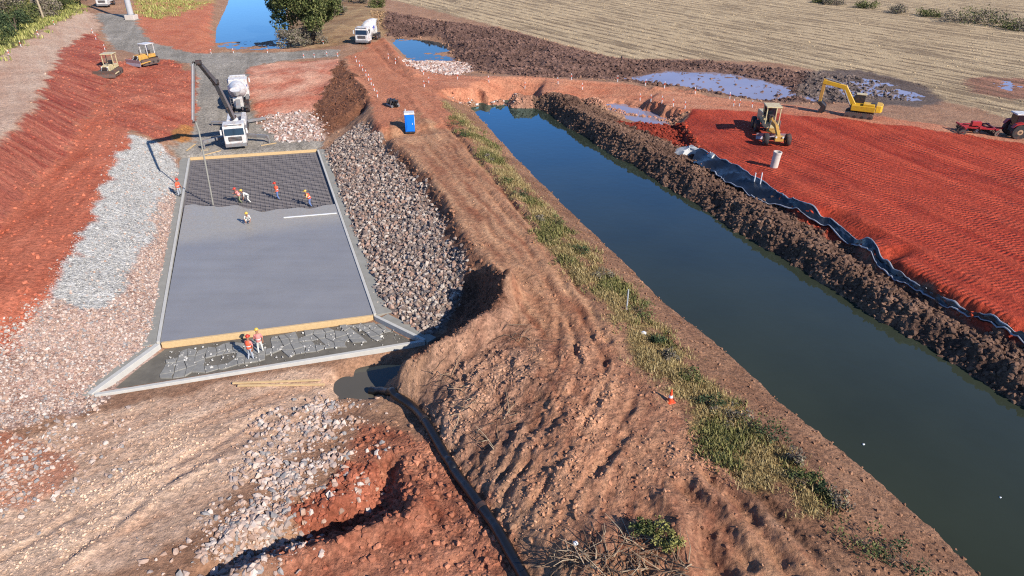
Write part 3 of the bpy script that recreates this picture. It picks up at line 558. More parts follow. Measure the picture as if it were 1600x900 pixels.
# ------------------------------------------------------------------ builders
class MB:
    def __init__(s): s.v = []; s.f = []; s.m = Matrix()
    def add(s, vs, fs):
        k = len(s.v); s.v += [tuple(s.m @ Vector(p)) for p in vs]; s.f += [[i+k for i in f] for f in fs]; return s
    def box(s, c, d, rz=0, rx=0, ry=0, taper=1.0):
        R_ = Euler((rx, ry, rz)).to_matrix(); c = Vector(c); vs = []
        for z in (-.5, .5):
            t = taper if z > 0 else 1
            for x, y in ((-.5, -.5), (.5, -.5), (.5, .5), (-.5, .5)): vs.append(c+R_ @ Vector((x*d[0]*t, y*d[1]*t, z*d[2])))
        return s.add(vs, [[3, 2, 1, 0], [4, 5, 6, 7], [0, 1, 5, 4], [1, 2, 6, 5], [2, 3, 7, 6], [3, 0, 4, 7]])
    def tube(s, pts, r, n=8, caps=True):
        pts = [Vector(p) for p in pts]; rs = r if isinstance(r, (list, tuple)) else [r]*len(pts); vs = []; fs = []
        up = None
        for i, p in enumerate(pts):
            d = (pts[min(i+1, len(pts)-1)]-pts[max(i-1, 0)]).normalized()
            if up is None: up = Vector((0, 0, 1)) if abs(d.z) < .9 else Vector((1, 0, 0))
            a = d.cross(up).normalized(); b = a.cross(d).normalized(); up = b
            for k in range(n):
                t = 2*math.pi*k/n; vs.append(p+rs[i]*(a*math.cos(t)+b*math.sin(t)))
        for i in range(len(pts)-1):
            for k in range(n): fs.append([i*n+k, i*n+(k+1) % n, (i+1)*n+(k+1) % n, (i+1)*n+k])
        if caps: fs += [list(range(n))[::-1], list(range((len(pts)-1)*n, len(pts)*n))]
        return s.add(vs, fs)
    def lathe(s, prof, c=(0, 0, 0), axis=(0, 0, 1), n=20):
        ax = Vector(axis).normalized(); c = Vector(c); up = Vector((0, 0, 1)) if abs(ax.z) < .9 else Vector((1, 0, 0))
        a = ax.cross(up).normalized(); b = ax.cross(a); vs = []; fs = []
        for r, h in prof:
            for k in range(n):
                t = 2*math.pi*k/n; vs.append(c+ax*h+r*(a*math.cos(t)+b*math.sin(t)))
        for i in range(len(prof)-1):
            for k in range(n): fs.append([i*n+k, i*n+(k+1) % n, (i+1)*n+(k+1) % n, (i+1)*n+k])
        fs += [list(range(n)), list(range((len(prof)-1)*n, len(prof)*n))[::-1]]
        return s.add(vs, fs)
    def prism(s, prof, x0, x1):
        """profile in (y, z), extruded along x"""
        n = len(prof); vs = [(x0, y, z) for y, z in prof]+[(x1, y, z) for y, z in prof]
        return s.add(vs, [list(range(n)), list(range(n, 2*n))[::-1]]+[[k, k+n, (k+1) % n+n, (k+1) % n] for k in range(n)])
    def plan(s, pts, z0, z1):
        """outline in (x, y), extruded up"""
        n = len(pts); vs = [(p[0], p[1], z0) for p in pts]+[(p[0], p[1], z1) for p in pts]
        return s.add(vs, [list(range(n))[::-1], list(range(n, 2*n))]+[[k, (k+1) % n, (k+1) % n+n, k+n] for k in range(n)])
    def build(s, name, mat, parent=None, bevel=0, smooth=False):
        me = bpy.data.meshes.new(name); me.from_pydata(s.v, [], s.f)
        bm = bmesh.new(); bm.from_mesh(me); bmesh.ops.recalc_face_normals(bm, faces=bm.faces)
        if bevel: bmesh.ops.bevel(bm, geom=[e for e in bm.edges if len(e.link_faces) == 2 and e.calc_face_angle(0) > .5], offset=bevel, segments=1, affect='EDGES', clamp_overlap=True)
        bm.to_mesh(me); bm.free()
        if smooth:
            me.polygons.foreach_set('use_smooth', np.ones(len(me.polygons), bool)); me.set_sharp_from_angle(angle=math.radians(40))
        me.materials.append(M[mat]); o = bpy.data.objects.new(name, me); COL.objects.link(o)
        if parent is not None: o.parent = parent
        return o
def tag(o, label, cat, group=None, kind=None):
    if label: o['label'] = label
    if cat: o['category'] = cat
    if group: o['group'] = group
    if kind: o['kind'] = kind
    return o
def thing(name, label, cat, loc=(0, 0, 0), rz=0, group=None, tilt=(0, 0)):
    o = bpy.data.objects.new(name, None); o.empty_display_size = .2; COL.objects.link(o); o.location = loc; o.rotation_euler = (tilt[0], tilt[1], rz)
    return tag(o, label, cat, group)
def copy_tree(o, parent=None):
    c = o.copy(); COL.objects.link(c); c.parent = parent
    for ch in list(o.children): copy_tree(ch, c)
    return c
def plain(name, srgb, rough=.6, metal=0.0, var=.15, scale=3.0, dirt=None, spec=.4, k=1.0, bump=0.0):
    m, nt, b = new_mat(name); geo = N(nt, 'ShaderNodeNewGeometry'); tc = N(nt, 'ShaderNodeTexCoord')
    n = N(nt, 'ShaderNodeTexNoise', Scale=scale, Detail=5.0, Roughness=.6); nt.links.new(tc.outputs['Object'], n.inputs['Vector'])
    c = alb(srgb, k); c2 = tuple(v*(1-2*var) for v in c)
    col = mixc(nt, n.outputs[0], tuple(min(1, v*(1+var)) for v in c), c2)
    if dirt:
        mr = N(nt, 'ShaderNodeMapRange'); nt.links.new(n.outputs[0], mr.inputs[0]); mr.inputs[1].default_value = .45; mr.inputs[2].default_value = .7
        col = mixc(nt, math_n(nt, 'MULTIPLY', mr.outputs[0], dirt), col, alb((170, 105, 78)))
    nt.links.new(col, b.inputs['Base Color']); b.inputs['Roughness'].default_value = rough; b.inputs['Metallic'].default_value = metal; b.inputs['Specular IOR Level'].default_value = spec
    if bump:
        bp = N(nt, 'ShaderNodeBump', Strength=.6, Distance=bump); nt.links.new(n.outputs[0], bp.inputs['Height']); nt.links.new(bp.outputs[0], b.inputs['Normal'])
    M[name] = m; return m
def island_mat(name, cols, rough=.9, var=.25):
    """each loose piece takes one of the stone or leaf colours"""
    m, nt, b = new_mat(name); geo = N(nt, 'ShaderNodeNewGeometry'); oi = N(nt, 'ShaderNodeObjectInfo')
    r = math_n(nt, 'FRACT', math_n(nt, 'ADD', geo.outputs['Random Per Island'], oi.outputs['Random']))
    cr = N(nt, 'ShaderNodeValToRGB'); cr.color_ramp.interpolation = 'CONSTANT'; nt.links.new(r, cr.inputs[0])
    el = cr.color_ramp.elements
    while len(el) < len(cols): el.new(.5)
    for i, c in enumerate(cols): el[i].position = i/len(cols); el[i].color = (*alb(c), 1)
    n = N(nt, 'ShaderNodeTexNoise', Scale=6.0, Detail=4.0); nt.links.new(geo.outputs['Position'], n.inputs['Vector'])
    f = math_n(nt, 'MULTIPLY_ADD', n.outputs[0], 2*var, 1-var); cc = N(nt, 'ShaderNodeCombineColor')
    for i in range(3): nt.links.new(f, cc.inputs[i])
    nt.links.new(mixc(nt, 1.0, cr.outputs[0], cc.outputs[0], 'MULTIPLY'), b.inputs['Base Color']); b.inputs['Roughness'].default_value = rough; b.inputs['Specular IOR Level'].default_value = .2
    M[name] = m; return m

plain('white_paint', (236, 234, 228), .4, var=.08, dirt=.5); plain('cream_paint', (226, 208, 160), .5, var=.1, dirt=.45); plain('yellow_paint', (240, 186, 40), .45, var=.08, dirt=.25)
plain('ochre_paint', (222, 170, 80), .5, var=.12, dirt=.4); plain('red_paint', (196, 40, 44), .5, var=.12, dirt=.3); plain('blue_plastic', (20, 130, 240), .4, var=.06); plain('dark_glass', (30, 36, 46), .08, var=.05, spec=.8)
plain('tyre_rubber', (52, 50, 50), .85, var=.15, dirt=.35); plain('black_steel', (48, 46, 46), .6, var=.15, dirt=.25); plain('grey_steel', (150, 150, 150), .5, metal=.2, var=.12, dirt=.3); plain('track_steel', (104, 92, 84), .7, var=.2, dirt=.5)
plain('chassis_paint', (92, 96, 100), .6, var=.15, dirt=.3); plain('lamp_glass', (235, 235, 225), .1, var=.02, spec=.8); plain('blade_steel', (200, 182, 186), .4, metal=.35, var=.1, dirt=.3); plain('rim_paint', (206, 170, 130), .5, var=.1, dirt=.3)
plain('orange_plastic', (244, 92, 48), .5, var=.06); plain('black_plastic', (24, 24, 26), .4, var=.12, spec=.5, scale=6); plain('hem_plastic', (176, 178, 184), .45, var=.12); plain('geotextile', (208, 206, 202), .8, var=.12, bump=.05)
plain('membrane', (30, 34, 42), .3, var=.2, spec=.6, scale=2.0, bump=.08); plain('timber', (232, 196, 142), .75, var=.15, scale=6); plain('old_timber', (196, 176, 146), .8, var=.2, scale=5); plain('bark', (116, 98, 82), .9, var=.25, scale=8)
plain('pole_concrete', (196, 196, 196), .7, var=.08); plain('base_concrete', (226, 212, 198), .8, var=.12, bump=.02); plain('edge_concrete', (166, 162, 150), .85, var=.18, scale=1.3, bump=.02); plain('pale_edge', (212, 208, 198), .8, var=.12, scale=2)
plain('rebar_steel', (150, 142, 140), .6, var=.2, metal=.3); plain('skin', (176, 124, 96), .6, var=.05); plain('vest_orange', (246, 96, 62), .8, var=.08, k=1.2); plain('shirt_white', (236, 234, 224), .85, var=.06); plain('shirt_pink', (240, 150, 140), .85, var=.06)
plain('trouser_grey', (186, 192, 200), .9, var=.08); plain('trouser_blue', (110, 136, 190), .9, var=.08); plain('trouser_olive', (150, 156, 120), .9, var=.08); plain('boot_black', (40, 38, 36), .7); plain('helmet_red', (232, 70, 44), .35); plain('helmet_white', (240, 240, 236), .35); plain('helmet_yellow', (240, 200, 90), .35)
plain('shirt_yellow', (240, 206, 130), .85, var=.06); plain('bag_white', (240, 240, 240), .6, var=.04); plain('blue_decal', (96, 104, 190), .5)

def slab_material():
    m, nt, b = new_mat('fresh_concrete'); geo = N(nt, 'ShaderNodeNewGeometry'); tc = N(nt, 'ShaderNodeTexCoord')
    n1 = N(nt, 'ShaderNodeTexNoise', Scale=.35, Detail=5.0, Roughness=.6); n2 = N(nt, 'ShaderNodeTexNoise', Scale=3.0, Detail=6.0, Roughness=.7)
    mp = N(nt, 'ShaderNodeMapping'); mp.inputs['Rotation'].default_value = (0, 0, math.radians(-20)); mp.inputs['Scale'].default_value = (.12, 1.2, 1); nt.links.new(geo.outputs['Position'], mp.inputs[0]); nt.links.new(geo.outputs['Position'], n1.inputs['Vector']); nt.links.new(geo.outputs['Position'], n2.inputs['Vector'])
    st_ = N(nt, 'ShaderNodeTexNoise', Scale=1.0, Detail=4.0); nt.links.new(mp.outputs[0], st_.inputs['Vector'])
    sp = N(nt, 'ShaderNodeSeparateXYZ'); nt.links.new(geo.outputs['Position'], sp.inputs[0])
    along = math_n(nt, 'ADD', math_n(nt, 'MULTIPLY', sp.outputs[1], .94), math_n(nt, 'MULTIPLY', sp.outputs[0], -.34))          # distance up the slab
    along = math_n(nt, 'ADD', along, math_n(nt, 'MULTIPLY', n1.outputs[0], 2.5))
    wet = N(nt, 'ShaderNodeMapRange'); nt.links.new(along, wet.inputs[0]); wet.inputs[1].default_value = 60.5; wet.inputs[2].default_value = 63
    base = mixc(nt, st_.outputs[0], alb((150, 147, 146)), alb((124, 122, 122))); base = mixc(nt, math_n(nt, 'MULTIPLY', n1.outputs[0], .6), base, alb((172, 168, 162)))
    newc = mixc(nt, n2.outputs[0], alb((150, 144, 134)), alb((190, 182, 168)))
    nt.links.new(mixc(nt, wet.outputs[0], base, newc), b.inputs['Base Color'])
    nt.links.new(math_n(nt, 'MULTIPLY_ADD', st_.outputs[0], .25, .32), b.inputs['Roughness'])
    bp = N(nt, 'ShaderNodeBump', Strength=.5, Distance=.02); nt.links.new(n2.outputs[0], bp.inputs['Height']); nt.links.new(bp.outputs[0], b.inputs['Normal'])
    M['fresh_concrete'] = m
slab_material()
plain('mud_bed', (134, 126, 122), .7, var=.3, scale=1.5, bump=.08); plain('broken_blinding', (158, 155, 147), .85, var=.25, scale=2.0, bump=.06); plain('trench_floor', (124, 117, 104), .9, var=.3, scale=1.2, bump=.05)

# ------------------------------------------------------------------ the concrete apron
A, B, C_, D = (Vector(W(*p)) for p in ((297, 248), (495, 235), (583, 492), (250, 535)))
E_, F_ = Vector(W(140, 616)), Vector(W(664, 532))
ap = thing('concrete_apron', 'large freshly poured grey concrete slab, its far end still bare steel mesh', 'concrete slab')
def lerp(a, b, t): return a+(b-a)*t
LF, RF = lerp(D, A, .612), lerp(C_, B, .535)                    # edge of the pour
LM, RM = lerp(D, A, .60), lerp(C_, B, .52)
edge = [lerp(LF, RF, t)+Vector((0, .7*math.sin(t*7+.5)+.35*math.sin(t*19+1)+.15*math.sin(t*43), 0)) for t in np.linspace(0, 1, 60)]
MB().plan([D, C_]+edge[::-1], -.38, 0).build('poured_concrete', 'fresh_concrete', ap)
MB().plan([LM, RM, B, A], -.38, -.2).build('mesh_bed', 'mud_bed', ap)
ax = (A-D).normalized(); cxv = (B-A).normalized(); Lr = (A-D).length*.44-.1
rr0 = random.Random(2)
for k in range(34):
    p = lerp(lerp(D, A, .56), A, .0)+cxv*(.35+k*.41); q = p+ax*Lr
    if k % 1 == 0: p = p+cxv*rr0.uniform(-.06, .06); MB().tube([p+Vector((0, 0, -.13)), q-ax*.3+cxv*rr0.uniform(-.06, .06)+Vector((0, 0, -.13))], .028, 5).build('rebar', 'rebar_steel', ap)
for k in range(42):
    t = .565+k*.0101+rr0.uniform(-.0018, .0018); p = lerp(D, A, t); q = lerp(C_, B, t)
    MB().tube([lerp(p, q, .02)+Vector((0, 0, -.09)), lerp(p, q, .985)+Vector((0, 0, -.09))], .028, 5).build('rebar', 'rebar_steel', ap)
def beam(name, a, b, w, z0, z1, mat, off=0.0, parent=ap, bevel=.015):
    a, b = Vector(a), Vector(b); d = (b-a).normalized(); nrm = Vector((d.y, -d.x, 0)); o1 = a+nrm*(off-w/2); o2 = a+nrm*(off+w/2)
    return MB().plan([o1, o2, o2+(b-a), o1+(b-a)], z0, z1).build(name, mat, parent, bevel)
lo = -(B-A).normalized()
beam('edge_beam', D+lo*.12, A+lo*.12, .2, -.5, .075, 'pale_edge'); beam('edge_beam', C_-lo*.14, B-lo*.14, .22, -.5, .085, 'pale_edge')
beam('edge_strip', D+lo*.72-ax*.2, A+lo*.72+ax*.4, .95, -.5, .02, 'edge_concrete'); beam('edge_strip', C_-lo*.82, B-lo*.82+ax*.4, 1.1, -.5, .024, 'edge_concrete')
beam('formwork_board', D-ax*.12-lo*.1, C_-ax*.12+lo*.02, .2, -.42, .05, 'timber'); beam('formwork_board', A+ax*.15, B+ax*.15, .2, -.3, .1, 'timber')
beam('wing_beam', D-ax*.25+lo*.1, E_, .36, -.6, .07, 'pale_edge'); beam('wing_beam', C_-ax*.25-lo*.12, F_, .24, -.6, .07, 'pale_edge'); beam('front_beam', E_+Vector((.3, .0, 0)), F_, .26, -.6, .02, 'pale_edge')
beam('wing_strip', D-ax*.3+lo*.75, E_+lo*.55+Vector((0, .1, 0)), .8, -.5, -.03, 'edge_concrete'); beam('wing_strip', C_-ax*.3-lo*.7, F_-lo*.5, .8, -.5, -.01, 'edge_concrete')
MB().plan([D-ax*.35, C_-ax*.35, F_+Vector((-.5, .05, 0)), E_+Vector((.7, .15, 0))], -.7, -.36).build('trench_floor', 'trench_floor', ap)
# broken blinding pieces lying in the trench
rr = random.Random(3); tb = [Vector(W(*p, -.3)) for p in ((262, 552), (592, 500), (628, 524), (252, 592))]
nu, nv_ = 24, 4; gp = {}
for i in range(nu+1):
    for j in range(nv_+1):
        u = i/nu+rr.uniform(-.014, .014); v = j/nv_+rr.uniform(-.09, .09); gp[i, j] = lerp(lerp(tb[0], tb[1], u), lerp(tb[3], tb[2], u), v)
for i in range(nu):
    for j in range(nv_):
        if rr.random() < .12: continue
        q4 = [gp[i, j], gp[i+1, j], gp[i+1, j+1], gp[i, j+1]]; c0 = sum(q4, Vector())/4; k_ = rr.uniform(.93, .995)
        ring = [c0+(p-c0)*k_ for p in q4]
        if rr.random() < .5: ring.insert(2, (ring[1]+ring[2])/2+(ring[1]-ring[0])*rr.uniform(-.12, .05))
        MB().plan(ring, -.38, -.3+rr.uniform(-.02, .05)).build('blinding_piece', 'broken_blinding', ap, .02)
for k, (p, q) in enumerate((((364, 602), (502, 597)), ((372, 606), (508, 604)))):
    a, b = on_ground(*p, -.1), on_ground(*q, -.1); d = b-a
    o = MB().box((0, 0, .05), (d.length, .16, .06)).build('timber_board', 'timber', None, .006); o.location = (a+b)/2+Vector((0, 0, .12)); o.rotation_euler = (0, -math.asin(d.z/d.length), math.atan2(d.y, d.x))
    tag(o, ['upper of the two long pale timber boards lying on the soil by the sump', 'lower of the two long pale timber boards lying on the soil by the sump'][k], 'board')
a, b = Vector(W(443, 340, .05)), Vector(W(526, 333, .05)); d = b-a
o = MB().box((0, 0, 0), (d.length, .14, .08)).build('screed_bar', 'bag_white', None, .01); o.location = (a+b)/2; o.rotation_euler.z = math.atan2(d.y, d.x); tag(o, 'long white straightedge lying on the wet concrete near the right edge', 'straightedge')

# ------------------------------------------------------------------ stones, clods, grass
ICO_V, ICO_F = None, None
def ico():
    global ICO_V, ICO_F
    bm = bmesh.new(); bmesh.ops.create_icosphere(bm, subdivisions=1, radius=1); ICO_V = np.array([v.co[:] for v in bm.verts], np.float32); ICO_F = np.array([[v.index for v in f.verts] for f in bm.faces], np.int32); bm.free()
ico()
def stone_shapes(n, squash, seed, jag=.28):
    r = np.random.default_rng(seed); out = []
    for _ in range(n):
        v = ICO_V*(1+r.uniform(-jag, jag, (len(ICO_V), 1))); v = v*np.array([r.uniform(.8, 1.25), r.uniform(.7, 1.0), r.uniform(*squash)])
        for _p in range(3):                                  # a few flat broken faces
            d = r.normal(size=3); d /= np.linalg.norm(d); h = v@d; lim = r.uniform(.55, .8)*h.max(); v = v-np.outer(np.maximum(0, h-lim), d)
        out.append(v.astype(np.float32))
    return out
def rot_mats(n, r, tilt=.6):
    a = r.uniform(0, 6.283, n); b = r.uniform(-tilt, tilt, n); c = r.uniform(-tilt, tilt, n)
    ca, sa, cb, sb, cc, sc = np.cos(a), np.sin(a), np.cos(b), np.sin(b), np.cos(c), np.sin(c); Z = np.zeros(n); O = np.ones(n)
    Rz = np.stack([ca, -sa, Z, sa, ca, Z, Z, Z, O], -1).reshape(n, 3, 3); Rx = np.stack([O, Z, Z, Z, cb, -sb, Z, sb, cb], -1).reshape(n, 3, 3); Ry = np.stack([cc, Z, sc, Z, O, Z, -sc, Z, cc], -1).reshape(n, 3, 3)
    return Rz@Rx@Ry
def points_in(weight, n, r):
    """random ground points where a weight per ground vertex asks for them, per square metre"""
    w = np.clip(weight, 0, None)*(T.ravel()**2); p = w/w.sum(); k = r.choice(len(p), n, p=p)
    cell = T.ravel()[k]*(uu[1]-uu[0]); x = VX[k]+r.uniform(-.5, .5, n)*cell; y = VY[k]+r.uniform(-.5, .5, n)*T.ravel()[k]*.0031
    return x, y
def scatter(weight, n, size, name, mat, seed, parent=None, singles=0, single_name='stone', squash=(.5, .8), sink=.25, jag=.28, power=2.2, label=None, cat=None, tilt=.6, soil=False):
    r = np.random.default_rng(seed); x, y = points_in(weight, n, r); z = gz_arr(x, y); s = size[0]+(size[1]-size[0])*r.random(n)**power
    z = z+s*(.5-sink)*.5; R3 = rot_mats(n, r, tilt); shapes = stone_shapes(10, squash, seed, jag); kind = r.integers(0, 10, n)
    order = np.argsort(-s/np.hypot(np.hypot(x, y), CAM_H-z)); view = np.abs(x)/np.maximum(y*CT+(CAM_H-z)*ST, 1) < .78
    order = np.array([i for i in order if view[i]][:singles], int); lone = np.zeros(n, bool); lone[order] = True
    if singles:
        ms = []
        for v in shapes:
            me = fast_mesh(single_name, v, ICO_F); me.shade_flat(); me.materials.append(M[mat]); ms.append(me)
        for i in order:
            o = bpy.data.objects.new(single_name, ms[kind[i]]); COL.objects.link(o); o.parent = parent
            m = Matrix(R3[i].tolist()).to_4x4(); o.matrix_local = Matrix.Translation((x[i], y[i], z[i])) @ m @ Matrix.Scale(s[i]/2, 4)
    keep = np.where(~lone)[0]; nv = len(ICO_V)
    SV = np.stack(shapes)[kind[keep]]*(s[keep]/2)[:, None, None]; SV = np.einsum('nij,nkj->nki', R3[keep], SV)+np.stack([x, y, z], -1)[keep][:, None, :]
    FV = ICO_F[None]+(np.arange(len(keep))*nv)[:, None, None]
    me = fast_mesh(name, SV.reshape(-1, 3), FV.reshape(-1, 3)); me.shade_flat(); me.materials.append(M[mat])
    if soil:
        gi = np.clip(np.rint(np.interp(y[keep]+25, tt, np.arange(NR))), 0, NR-1).astype(int)*NC+np.clip(np.rint(np.interp(x[keep]/(y[keep]+25), uu, np.arange(NC))), 0, NC-1).astype(int)
        cc = np.repeat(np.concatenate([CV[gi], np.ones((len(keep), 1))], 1), nv, 0).astype(np.float32); ca = me.attributes.new('Col', 'FLOAT_COLOR', 'POINT'); ca.data.foreach_set('color', cc.ravel())
    o = bpy.data.objects.new(name, me); o['kind'] = 'stuff'; COL.objects.link(o)
    if parent is not None: o.parent = parent
    if label: tag(o, label, cat)
    return o
def vmask(poly, z, soft=.6):
    return sample(blur(poly_mask([W(p[0], p[1], p[2] if len(p) > 2 else z) for p in poly]), max(1, int(soft/RS))), wx, wy)
island_mat('rubble_grey', [(156, 138, 126), (172, 152, 138), (190, 172, 158), (126, 110, 102), (186, 154, 136), (142, 120, 108), (200, 186, 172), (128, 118, 114), (164, 132, 114)])
island_mat('rubble_pink', [(206, 176, 160), (222, 198, 184), (190, 152, 134), (172, 132, 116), (216, 206, 198), (198, 168, 156), (180, 160, 150), (230, 214, 202)])
island_mat('gravel_grey', [(200, 195, 186), (180, 176, 168), (214, 209, 200), (164, 160, 152), (192, 188, 182), (222, 218, 208)])
island_mat('clod_brown', [(128, 98, 80), (146, 114, 94), (164, 132, 108), (112, 86, 72), (180, 146, 120), (134, 104, 88)])
island_mat('clod_dark', [(120, 92, 82), (100, 78, 72), (136, 108, 98), (88, 70, 66), (148, 122, 112)])
island_mat('clod_red', [(178, 86, 60), (196, 108, 80), (158, 72, 50), (206, 130, 102)]); island_mat('clod_tan', [(190, 150, 122), (206, 168, 138), (172, 126, 100), (158, 112, 88), (214, 182, 156)])
def clod_material():
    m, nt, b = new_mat('clod_soil'); geo = N(nt, 'ShaderNodeNewGeometry'); at = N(nt, 'ShaderNodeAttribute', attribute_name='Col'); n = N(nt, 'ShaderNodeTexNoise', Scale=7.0, Detail=4.0); nt.links.new(geo.outputs['Position'], n.inputs['Vector'])
    f = math_n(nt, 'MULTIPLY', math_n(nt, 'MULTIPLY_ADD', geo.outputs['Random Per Island'], .5, .8), math_n(nt, 'MULTIPLY_ADD', n.outputs[0], .9, .55)); cc = N(nt, 'ShaderNodeCombineColor')
    for i in range(3): nt.links.new(f, cc.inputs[i])
    nt.links.new(mixc(nt, 1.0, at.outputs['Color'], cc.outputs[0], 'MULTIPLY'), b.inputs['Base Color']); b.inputs['Roughness'].default_value = .95; b.inputs['Specular IOR Level'].default_value = .15; M['clod_soil'] = m
clod_material()
island_mat('rubble_dusty', [(200, 170, 150), (188, 160, 144), (214, 192, 176), (172, 154, 144), (160, 154, 150), (224, 206, 192), (192, 158, 136), (208, 184, 168)])
vis = ((np.abs(VX)/np.maximum(VY+4, 1)) < .95)*(VY < 260)
scatter(R('revet')**2*(1-slabm)*vis, 17000, (.09, .55), 'revetment_rubble', 'rubble_grey', 201, GR['rock_slope'], 300, 'stone', (.5, .9), .15, .38, 3.2, tilt=1.2)
scatter(np.clip(R('pinkslope')-.8*R('gravel'), 0, 1)**2*(1-slabm)*vis, 18000, (.04, .28), 'slope_rubble', 'rubble_dusty', 202, GR['gravel_slope'], 250, 'stone', power=3.6, sink=.35, jag=.36, tilt=1.0)
scatter(R('gravel')**2*vis, 15000, (.05, .13), 'crushed_gravel', 'gravel_grey', 203, GR['gravel_slope'], 0, sink=.4)
fr = vmask([(430,640),(500,618),(545,640),(560,700),(530,770),(470,840),(420,890),(180,925),(260,860),(350,800),(410,740)], .3, 1.2)
scatter(fr*vis*(.08+ramp(n_mid+.5*n_small, -.2, .5)), 6500, (.04, .52), 'foreground_rubble', 'rubble_dusty', 204, GR['ground'], 200, 'stone', power=4.6, sink=.5, jag=.38, tilt=1.0)
fr2 = vmask([(-40,640),(60,640),(165,660),(180,730),(90,750),(60,800),(-40,800)], .4, 1.2)+.6*vmask([(470,640),(545,640),(520,720),(450,700)], .2)
scatter(fr2*vis*(.15+ramp(n_mid+.5*n_small, -.3, .4)), 2200, (.04, .4), 'side_rubble', 'rubble_dusty', 205, GR['ground'], 100, 'stone', power=3.6, sink=.3, jag=.36, tilt=1.0)
tm = vmask([(262,552,-.3),(592,502,-.3),(628,524,-.3),(400,566,-.3),(252,594,-.3)], -.3, .3); VZ_k = VZ.copy(); VZ = np.where(tm > .05, -.3, VZ)
scatter(tm*vis, 500, (.04, .22), 'trench_rubble', 'gravel_grey', 217, ap, 0, power=3, sink=.3); VZ = VZ_k
S_ = 'clod_soil'
scatter(R('tan')*vis*(.1+ramp(n_mid, .05, .5)), 5000, (.03, .2), 'soil_clods', S_, 206, None, 0, label='small tan clods and pebbles scattered over the foreground soil', cat='clods', power=4, soil=True)
scatter((R('redpit')+.25*R('redfore'))*vis, 3500, (.04, .45), 'red_clods', S_, 207, None, 0, label='red clay clods around the dug pit in the foreground', cat='clods', power=4.5, soil=True, jag=.36, sink=.4)
scatter((R('lowroad')*(.1+ramp(n_mid+.4*n_small, .0, .5))+1.2*R('spur')*ramp(n_mid+.4*n_small, -.3, .3)+.8*R('bluff'))*vis, 10000, (.03, .27), 'embankment_clods', S_, 208, None, 0, label='loose earth clods over the torn embankment in front', cat='clods', power=4.5, soil=True, jag=.36, sink=.4)
scatter(R('spoil')*vis, 17000, (.05, .5), 'spoil_clods', S_, 209, None, 0, label='rough brown earth clods along the far canal bank', cat='clods', power=3.0, jag=.4, soil=True, sink=.3)
scatter(R('heaps')*(1-.93*np.clip(REG['pud']*1.5, 0, 1))*vis*(VY < 200), 15000, (.1, .8), 'heap_clods', S_, 210, None, 0, label='dark brown clods of the spoil heaps beside the stubble field', cat='clods', power=3.2, jag=.4, soil=True, sink=.35)
scatter((R('crossslope')+.6*R('clayedge'))*vis, 5000, (.08, .6), 'clay_clods', S_, 211, None, 0, label='reddish clods on the side slopes of the crossing road and clay field', cat='clods', power=3.2, soil=True, sink=.35)
scatter((.7*R('lbank')*(1-R('grass'))+.25*R('grass'))*vis, 6500, (.03, .28), 'bank_clods', S_, 212, None, 0, label='small brown clods on the near canal bank', cat='clods', power=4, soil=True)
scatter((R('redslope')*.3+R('redmound')*.5+R('bench')*.25+R('brownend')+R('cut')*1.5)*vis, 7000, (.05, .45), 'cut_clods', S_, 213, None, 0, label='loose clods on the cut slopes round the slab', cat='clods', power=4, soil=True, sink=.4)
scatter((R('road')*(.3+ramp(n_mid, 0, .4))*(1-R('lowroad'))+.4*R('cross'))*vis, 3500, (.03, .18), 'road_clods', S_, 216, None, 0, label='small crumbs of earth on the dirt road', cat='clods', power=4, soil=True, sink=.4)
scatter(vmask([(632,96,2.6),(715,96,1.6),(742,112,2.6),(700,118,3),(650,108,3)], 2)*vis+vmask([(690,146,2.8),(830,150,2.2),(828,160,1),(735,164,1)], 2)*.8*vis+R('rubbleflat')*.5*vis, 4200, (.12, .6), 'culvert_rubble', 'rubble_pink', 214, None, 0, label='pale rock fill along the crossing road between pond and canal', cat='rubble', power=2.6, jag=.36)
scatter(R('stubble')*vis*(VY < 230)*ramp(n_mid, -.6, .3), 7000, (.12, .4), 'stubble_clods', S_, 215, None, 0, label='clods and straw over the harvested field', cat='clods', power=3, soil=True, sink=.4)

def grass(weight, n, blades, h, name, mat, label, seed, spread=.2, lean=.9, wide=.016):
    r = np.random.default_rng(seed); x, y = points_in(weight, n, r); z = gz_arr(x, y); N_ = n*blades
    bx = np.repeat(x, blades)+r.normal(0, spread, N_); by = np.repeat(y, blades)+r.normal(0, spread, N_); bz = np.repeat(z, blades)-.03; hh = np.repeat(r.uniform(*h, n), blades)*r.uniform(.5, 1.1, N_)
    a = r.uniform(0, 6.283, N_); dx, dy = np.cos(a), np.sin(a); l = r.uniform(.1, lean, N_)*hh; w = wide*r.uniform(.6, 1.4, N_); tx, ty = -dy*w, dx*w
    P0 = np.stack([bx-tx, by-ty, bz], -1); P1 = np.stack([bx+tx, by+ty, bz], -1); P2 = np.stack([bx+dx*l*.4+tx*.8, by+dy*l*.4+ty*.8, bz+hh*.6], -1); P3 = np.stack([bx+dx*l*.4-tx*.8, by+dy*l*.4-ty*.8, bz+hh*.6], -1); P4 = np.stack([bx+dx*l, by+dy*l, bz+hh], -1)
    V = np.stack([P0, P1, P2, P3, P4], 1).reshape(-1, 3); k = np.arange(N_)*5
    Fq = np.concatenate([np.stack([k, k+1, k+2], -1), np.stack([k, k+2, k+3], -1), np.stack([k+3, k+2, k+4], -1)])
    me = fast_mesh(name, V, Fq); me.materials.append(M[mat]); o = bpy.data.objects.new(name, me); COL.objects.link(o); return tag(o, label, 'grass', kind='stuff')
island_mat('dry_grass', [(190, 168, 116), (170, 148, 98), (206, 184, 134), (150, 128, 84), (180, 156, 104)]); island_mat('green_grass', [(124, 122, 68), (104, 106, 58), (146, 138, 84), (90, 92, 52), (160, 150, 96)])
